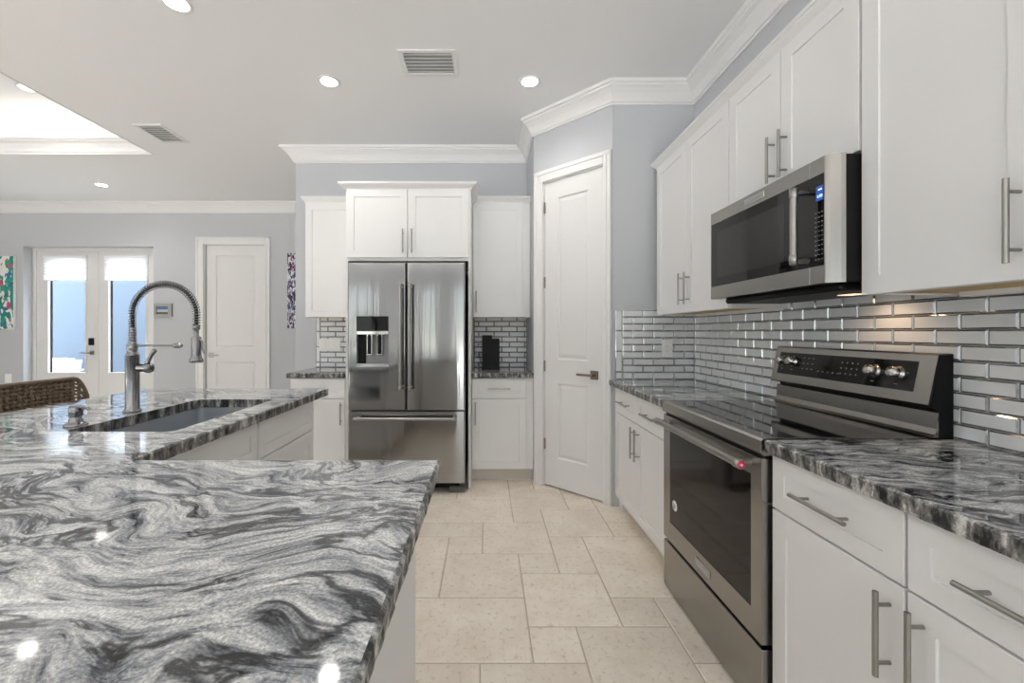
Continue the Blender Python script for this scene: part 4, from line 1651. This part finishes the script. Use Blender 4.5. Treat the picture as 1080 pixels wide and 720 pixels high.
tag(mb.build('wall_outlet', 'plastic', None, (0.09, YF, 0)), 'white outlet low on the far wall behind the woven stool', 'outlet')


def wall_plate(label, loc, w, h, gangs, kind, cat, group=None):
    t = thing(kind, label, cat, loc)
    mb = MB()
    mb.box((-w / 2, -0.007, -h / 2), (w / 2, 0.0, h / 2), 0, 0.0025)
    mb.build('plate', 'plastic', t)
    for g in range(gangs):
        x = (g - (gangs - 1) / 2) * 0.046
        mb = MB()
        if kind == 'light_switch':
            mb.box((x - 0.0165, -0.011, -0.034), (x + 0.0165, -0.006, 0.034), 0, 0.002)
            mb.build('rocker', 'plastic', t)
        else:
            mb.box((x - 0.0165, -0.009, -0.034), (x + 0.0165, -0.006, 0.034), 0, 0.002)
            for z in (-0.018, 0.018):
                for q in (-0.006, 0.006):
                    mb.box((x + q - 0.0012, -0.0096, z - 0.005), (x + q + 0.0012, -0.0088, z + 0.005), 1)
            mb.build('socket', ['plastic', 'grey'], t)
    return t


wall_plate('white four-gang switch plate on the tiles left of the refrigerator', (-1.510, YB - 0.0076, 1.130), 0.205, 0.118, 4, 'light_switch', 'light switch')
wall_plate('white outlet plate on the tiled short wall right of the pantry door', (1.296, YS - 0.0076, 1.135), 0.075, 0.120, 1, 'wall_outlet', 'outlet')

# black box on the small counter
bx = thing('electronic_device', 'black upright box with a cable on the counter right of the refrigerator', 'device', (0.0, 3.93, ZT))
mb = MB()
mb.box((-0.038, -0.05, 0.004), (0.120, 0.05, 0.280), 0, 0.004)
mb.box((-0.038, -0.05, 0.27), (0.052, 0.05, 0.312), 0, 0.004)
mb.box((-0.042, -0.055, 0.0), (0.124, 0.055, 0.010), 0, 0.003)
mb.build('case', 'black', bx)
mb = MB()
mb.tube([(-0.03, 0.05, 0.13), (-0.06, 0.08, 0.125), (-0.10, 0.10, 0.14), (-0.11, 0.14, 0.15)], 0.003, 8)
mb.tube([(-0.03, 0.05, 0.03), (-0.05, 0.07, 0.05), (-0.06, 0.09, 0.09), (-0.085, 0.11, 0.11), (-0.11, 0.15, 0.13)], 0.003, 8)
mb.build('cable', 'black', bx)


# ------------------------------------------------------------------ woven counter stool
st = thing('counter_stool', 'woven cane counter stool behind the sink counter', 'stool', (-2.32, 2.27, 0), 0)
def back_pt(s, z, o=0.0):
    """s in -1..1 across the back; bowed towards the room side."""
    hw = 0.285
    bow = 0.03 * (s * s)
    return Vector((-0.10 + bow - o * 1.0, hw * s, z))
zb0, zb1 = 0.74, 0.985
def ztop(s):
    a = abs(s)
    return zb1 - (0.0 if a < 0.74 else 0.11 * ((a - 0.74) / 0.26) ** 2.2)
mb = MB()
nv, nh = 19, 12
for i in range(nv):                              # uprights
    s = -0.95 + 1.9 * i / (nv - 1)
    wv = 0.008 / 0.285
    zt2 = ztop(s)
    pts = []
    for k in range(2 * nh + 1):
        z = zb0 + (zt2 - zb0) * k / (2 * nh)
        off = 0.004 * math.sin(PI * k / 2 + (PI if i % 2 else 0))
        pts.append((z, off))
    for (za, oa), (zb_, ob) in zip(pts, pts[1:]):
        mb.quad([back_pt(s - wv, za, oa), back_pt(s + wv, za, oa), back_pt(s + wv, zb_, ob), back_pt(s - wv, zb_, ob)], 0, True)
for j in range(nh):                              # weft
    f = (j + 0.5) / nh
    n = 4 * nv
    hw2 = 0.0065
    prev = None
    for k in range(n + 1):
        s = -0.98 + 1.96 * k / n
        z = zb0 + (ztop(s) - zb0) * f
        off = -0.004 * math.sin(PI * (k / 2) + (PI if j % 2 else 0))
        cur = (back_pt(s, z - hw2, off), back_pt(s, z + hw2, off))
        if prev:
            mb.quad([prev[0], cur[0], cur[1], prev[1]], 0, True)
        prev = cur
bk = mb.build('backrest', 'wicker', st)
mb = MB()
for k in range(16):
    sa, sb_ = -0.93 + 1.78 * k / 16, -0.93 + 1.78 * (k + 1) / 16
    mb.rings([[back_pt(sa, zb0, 0.03), back_pt(sa, ztop(sa) - 0.012, 0.03), back_pt(sa, ztop(sa) - 0.012, 0.036), back_pt(sa, zb0, 0.036)],
              [back_pt(sb_, zb0, 0.03), back_pt(sb_, ztop(sb_) - 0.012, 0.03), back_pt(sb_, ztop(sb_) - 0.012, 0.036), back_pt(sb_, zb0, 0.036)]], 0, False)
bmesh.ops.remove_doubles(mb.bm, verts=mb.bm.verts[:], dist=1e-5)
mb.build('back_lining', 'darkwood', st)
sol = bk.modifiers.new('thickness', 'SOLIDIFY')
sol.thickness = 0.003
mb = MB()
rim = [back_pt(-1.0, 0.70)]
for k in range(41):
    s = -1 + 2 * k / 40
    rim.append(back_pt(s, ztop(s)))
rim.append(back_pt(1.0, 0.70))
mb.tube(rim, 0.010, 8)
mb.tube([back_pt(-1 + 2 * k / 20, zb0 - 0.01) for k in range(21)], 0.010, 8)
mb.build('back_rim', 'wicker', st)
mb = MB()
mb.box((-0.12, -0.23, 0.60), (0.27, 0.23, 0.655), 0, 0.02, 3)
mb.build('seat', 'wicker', st)
for sx, sy in ((-0.09, -0.21), (-0.09, 0.21), (0.24, -0.21), (0.24, 0.21)):
    mb = MB()
    mb.cyl((sx * 1.1, sy * 1.06, 0.0), (sx, sy, 0.60), 0.014, 10, 0, 0.019)
    mb.build('leg', 'darkwood', st)
for s in (-1, 1):
    mb = MB()
    mb.cyl((-0.09, s * 0.215, 0.58), back_pt(s * 0.97, 0.76), 0.013, 10)
    mb.build('back_post', 'darkwood', st)
mb = MB()
mb.cyl((0.255, -0.215, 0.22), (0.255, 0.215, 0.22), 0.011, 10)
mb.build('footrest', 'darkwood', st)
mb = MB()
mb.cyl((-0.095, -0.215, 0.22), (-0.095, 0.215, 0.22), 0.011, 10)
mb.build('footrest', 'darkwood', st)


# ------------------------------------------------------------------ ceiling lamps and vents
def downlight(x, y, z, label, lit=True):
    t = thing('downlight', label, 'ceiling light', (x, y, z), 0, 'recessed ceiling lights')
    mb = MB()
    mb.lathe([(0.076, 0.0), (0.076, -0.004), (0.070, -0.006), (0.058, -0.004), (0.056, -0.001)], n=32, cap=False)
    mb.build('trim_ring', 'trim', t)
    mb = MB()
    mb.lathe([(0.057, -0.0015), (0.057, -0.003), (0.001, -0.003)], n=32)
    mb.build('lens', 'lens', t)
    d = bpy.data.lights.new('lamp', 'SPOT')
    d.energy = DOWNLIGHT
    d.color = (1.0, 0.965, 0.92)
    d.spot_size = 2.5
    d.spot_blend = 1.0
    d.shadow_soft_size = 0.055
    o = bpy.data.objects.new('lamp', d)
    COL.objects.link(o)
    o.parent = t
    o.location = (0, 0, -0.012)


downlight(-1.11, 3.008, ZC, 'lit recessed ceiling light left of the square ceiling vent')
downlight(0.307, 3.008, ZC, 'lit recessed ceiling light above the pantry door')
downlight(-1.663, 2.29, ZC, 'lit recessed ceiling light cut by the top frame edge')
downlight(-4.62, 5.12, ZC, 'lit recessed ceiling light near the far wall above the french doors')
downlight(-4.11, 3.82, zu, 'lit recessed light inside the raised ceiling tray')
downlight(-1.11, 0.9, ZC, 'unseen recessed ceiling light added over the peninsula')


def vent(x, y, w, d, label, slats_along_x, n):
    t = thing('ceiling_vent', label, 'vent', (x, y, ZC), 0, 'white ceiling vents')
    mb = MB()
    f = 0.03
    mb.box((-w / 2, -d / 2, -0.008), (w / 2, -d / 2 + f, 0), 0, 0.002)
    mb.box((-w / 2, d / 2 - f, -0.008), (w / 2, d / 2, 0), 0, 0.002)
    mb.box((-w / 2, -d / 2 + f, -0.008), (-w / 2 + f, d / 2 - f, 0), 0, 0.002)
    mb.box((w / 2 - f, -d / 2 + f, -0.008), (w / 2, d / 2 - f, 0), 0, 0.002)
    mb.build('frame', 'trim', t)
    mb = MB()
    mb.box((-w / 2 + f, -d / 2 + f, -0.0012), (w / 2 - f, d / 2 - f, 0))
    mb.build('backing', 'grey', t)
    mb = MB()
    for i in range(n):
        if slats_along_x:
            y0 = -d / 2 + f + (d - 2 * f) * (i + 0.15) / n
            dy = (d - 2 * f) / n * 0.62
            mb.rings([[(-w / 2 + f, y0, -0.009), (-w / 2 + f, y0 + dy, -0.003), (-w / 2 + f, y0 + dy, -0.0018), (-w / 2 + f, y0, -0.0075)],
                      [(w / 2 - f, y0, -0.009), (w / 2 - f, y0 + dy, -0.003), (w / 2 - f, y0 + dy, -0.0018), (w / 2 - f, y0, -0.0075)]], 0, False)
        else:
            x0 = -w / 2 + f + (w - 2 * f) * (i + 0.15) / n
            dx = (w - 2 * f) / n * 0.62
            mb.rings([[(x0, -d / 2 + f, -0.009), (x0 + dx, -d / 2 + f, -0.003), (x0 + dx, -d / 2 + f, -0.0018), (x0, -d / 2 + f, -0.0075)],
                      [(x0, d / 2 - f, -0.009), (x0 + dx, d / 2 - f, -0.003), (x0 + dx, d / 2 - f, -0.0018), (x0, d / 2 - f, -0.0075)]], 0, False)
    mb.build('louvers', 'trim', t)


vent(-0.375, 2.80, 0.37, 0.275, 'square white ceiling vent between the two kitchen lights', True, 6)
vent(-2.885, 3.80, 0.25, 0.36, 'white ceiling vent beside the raised ceiling tray', True, 8)
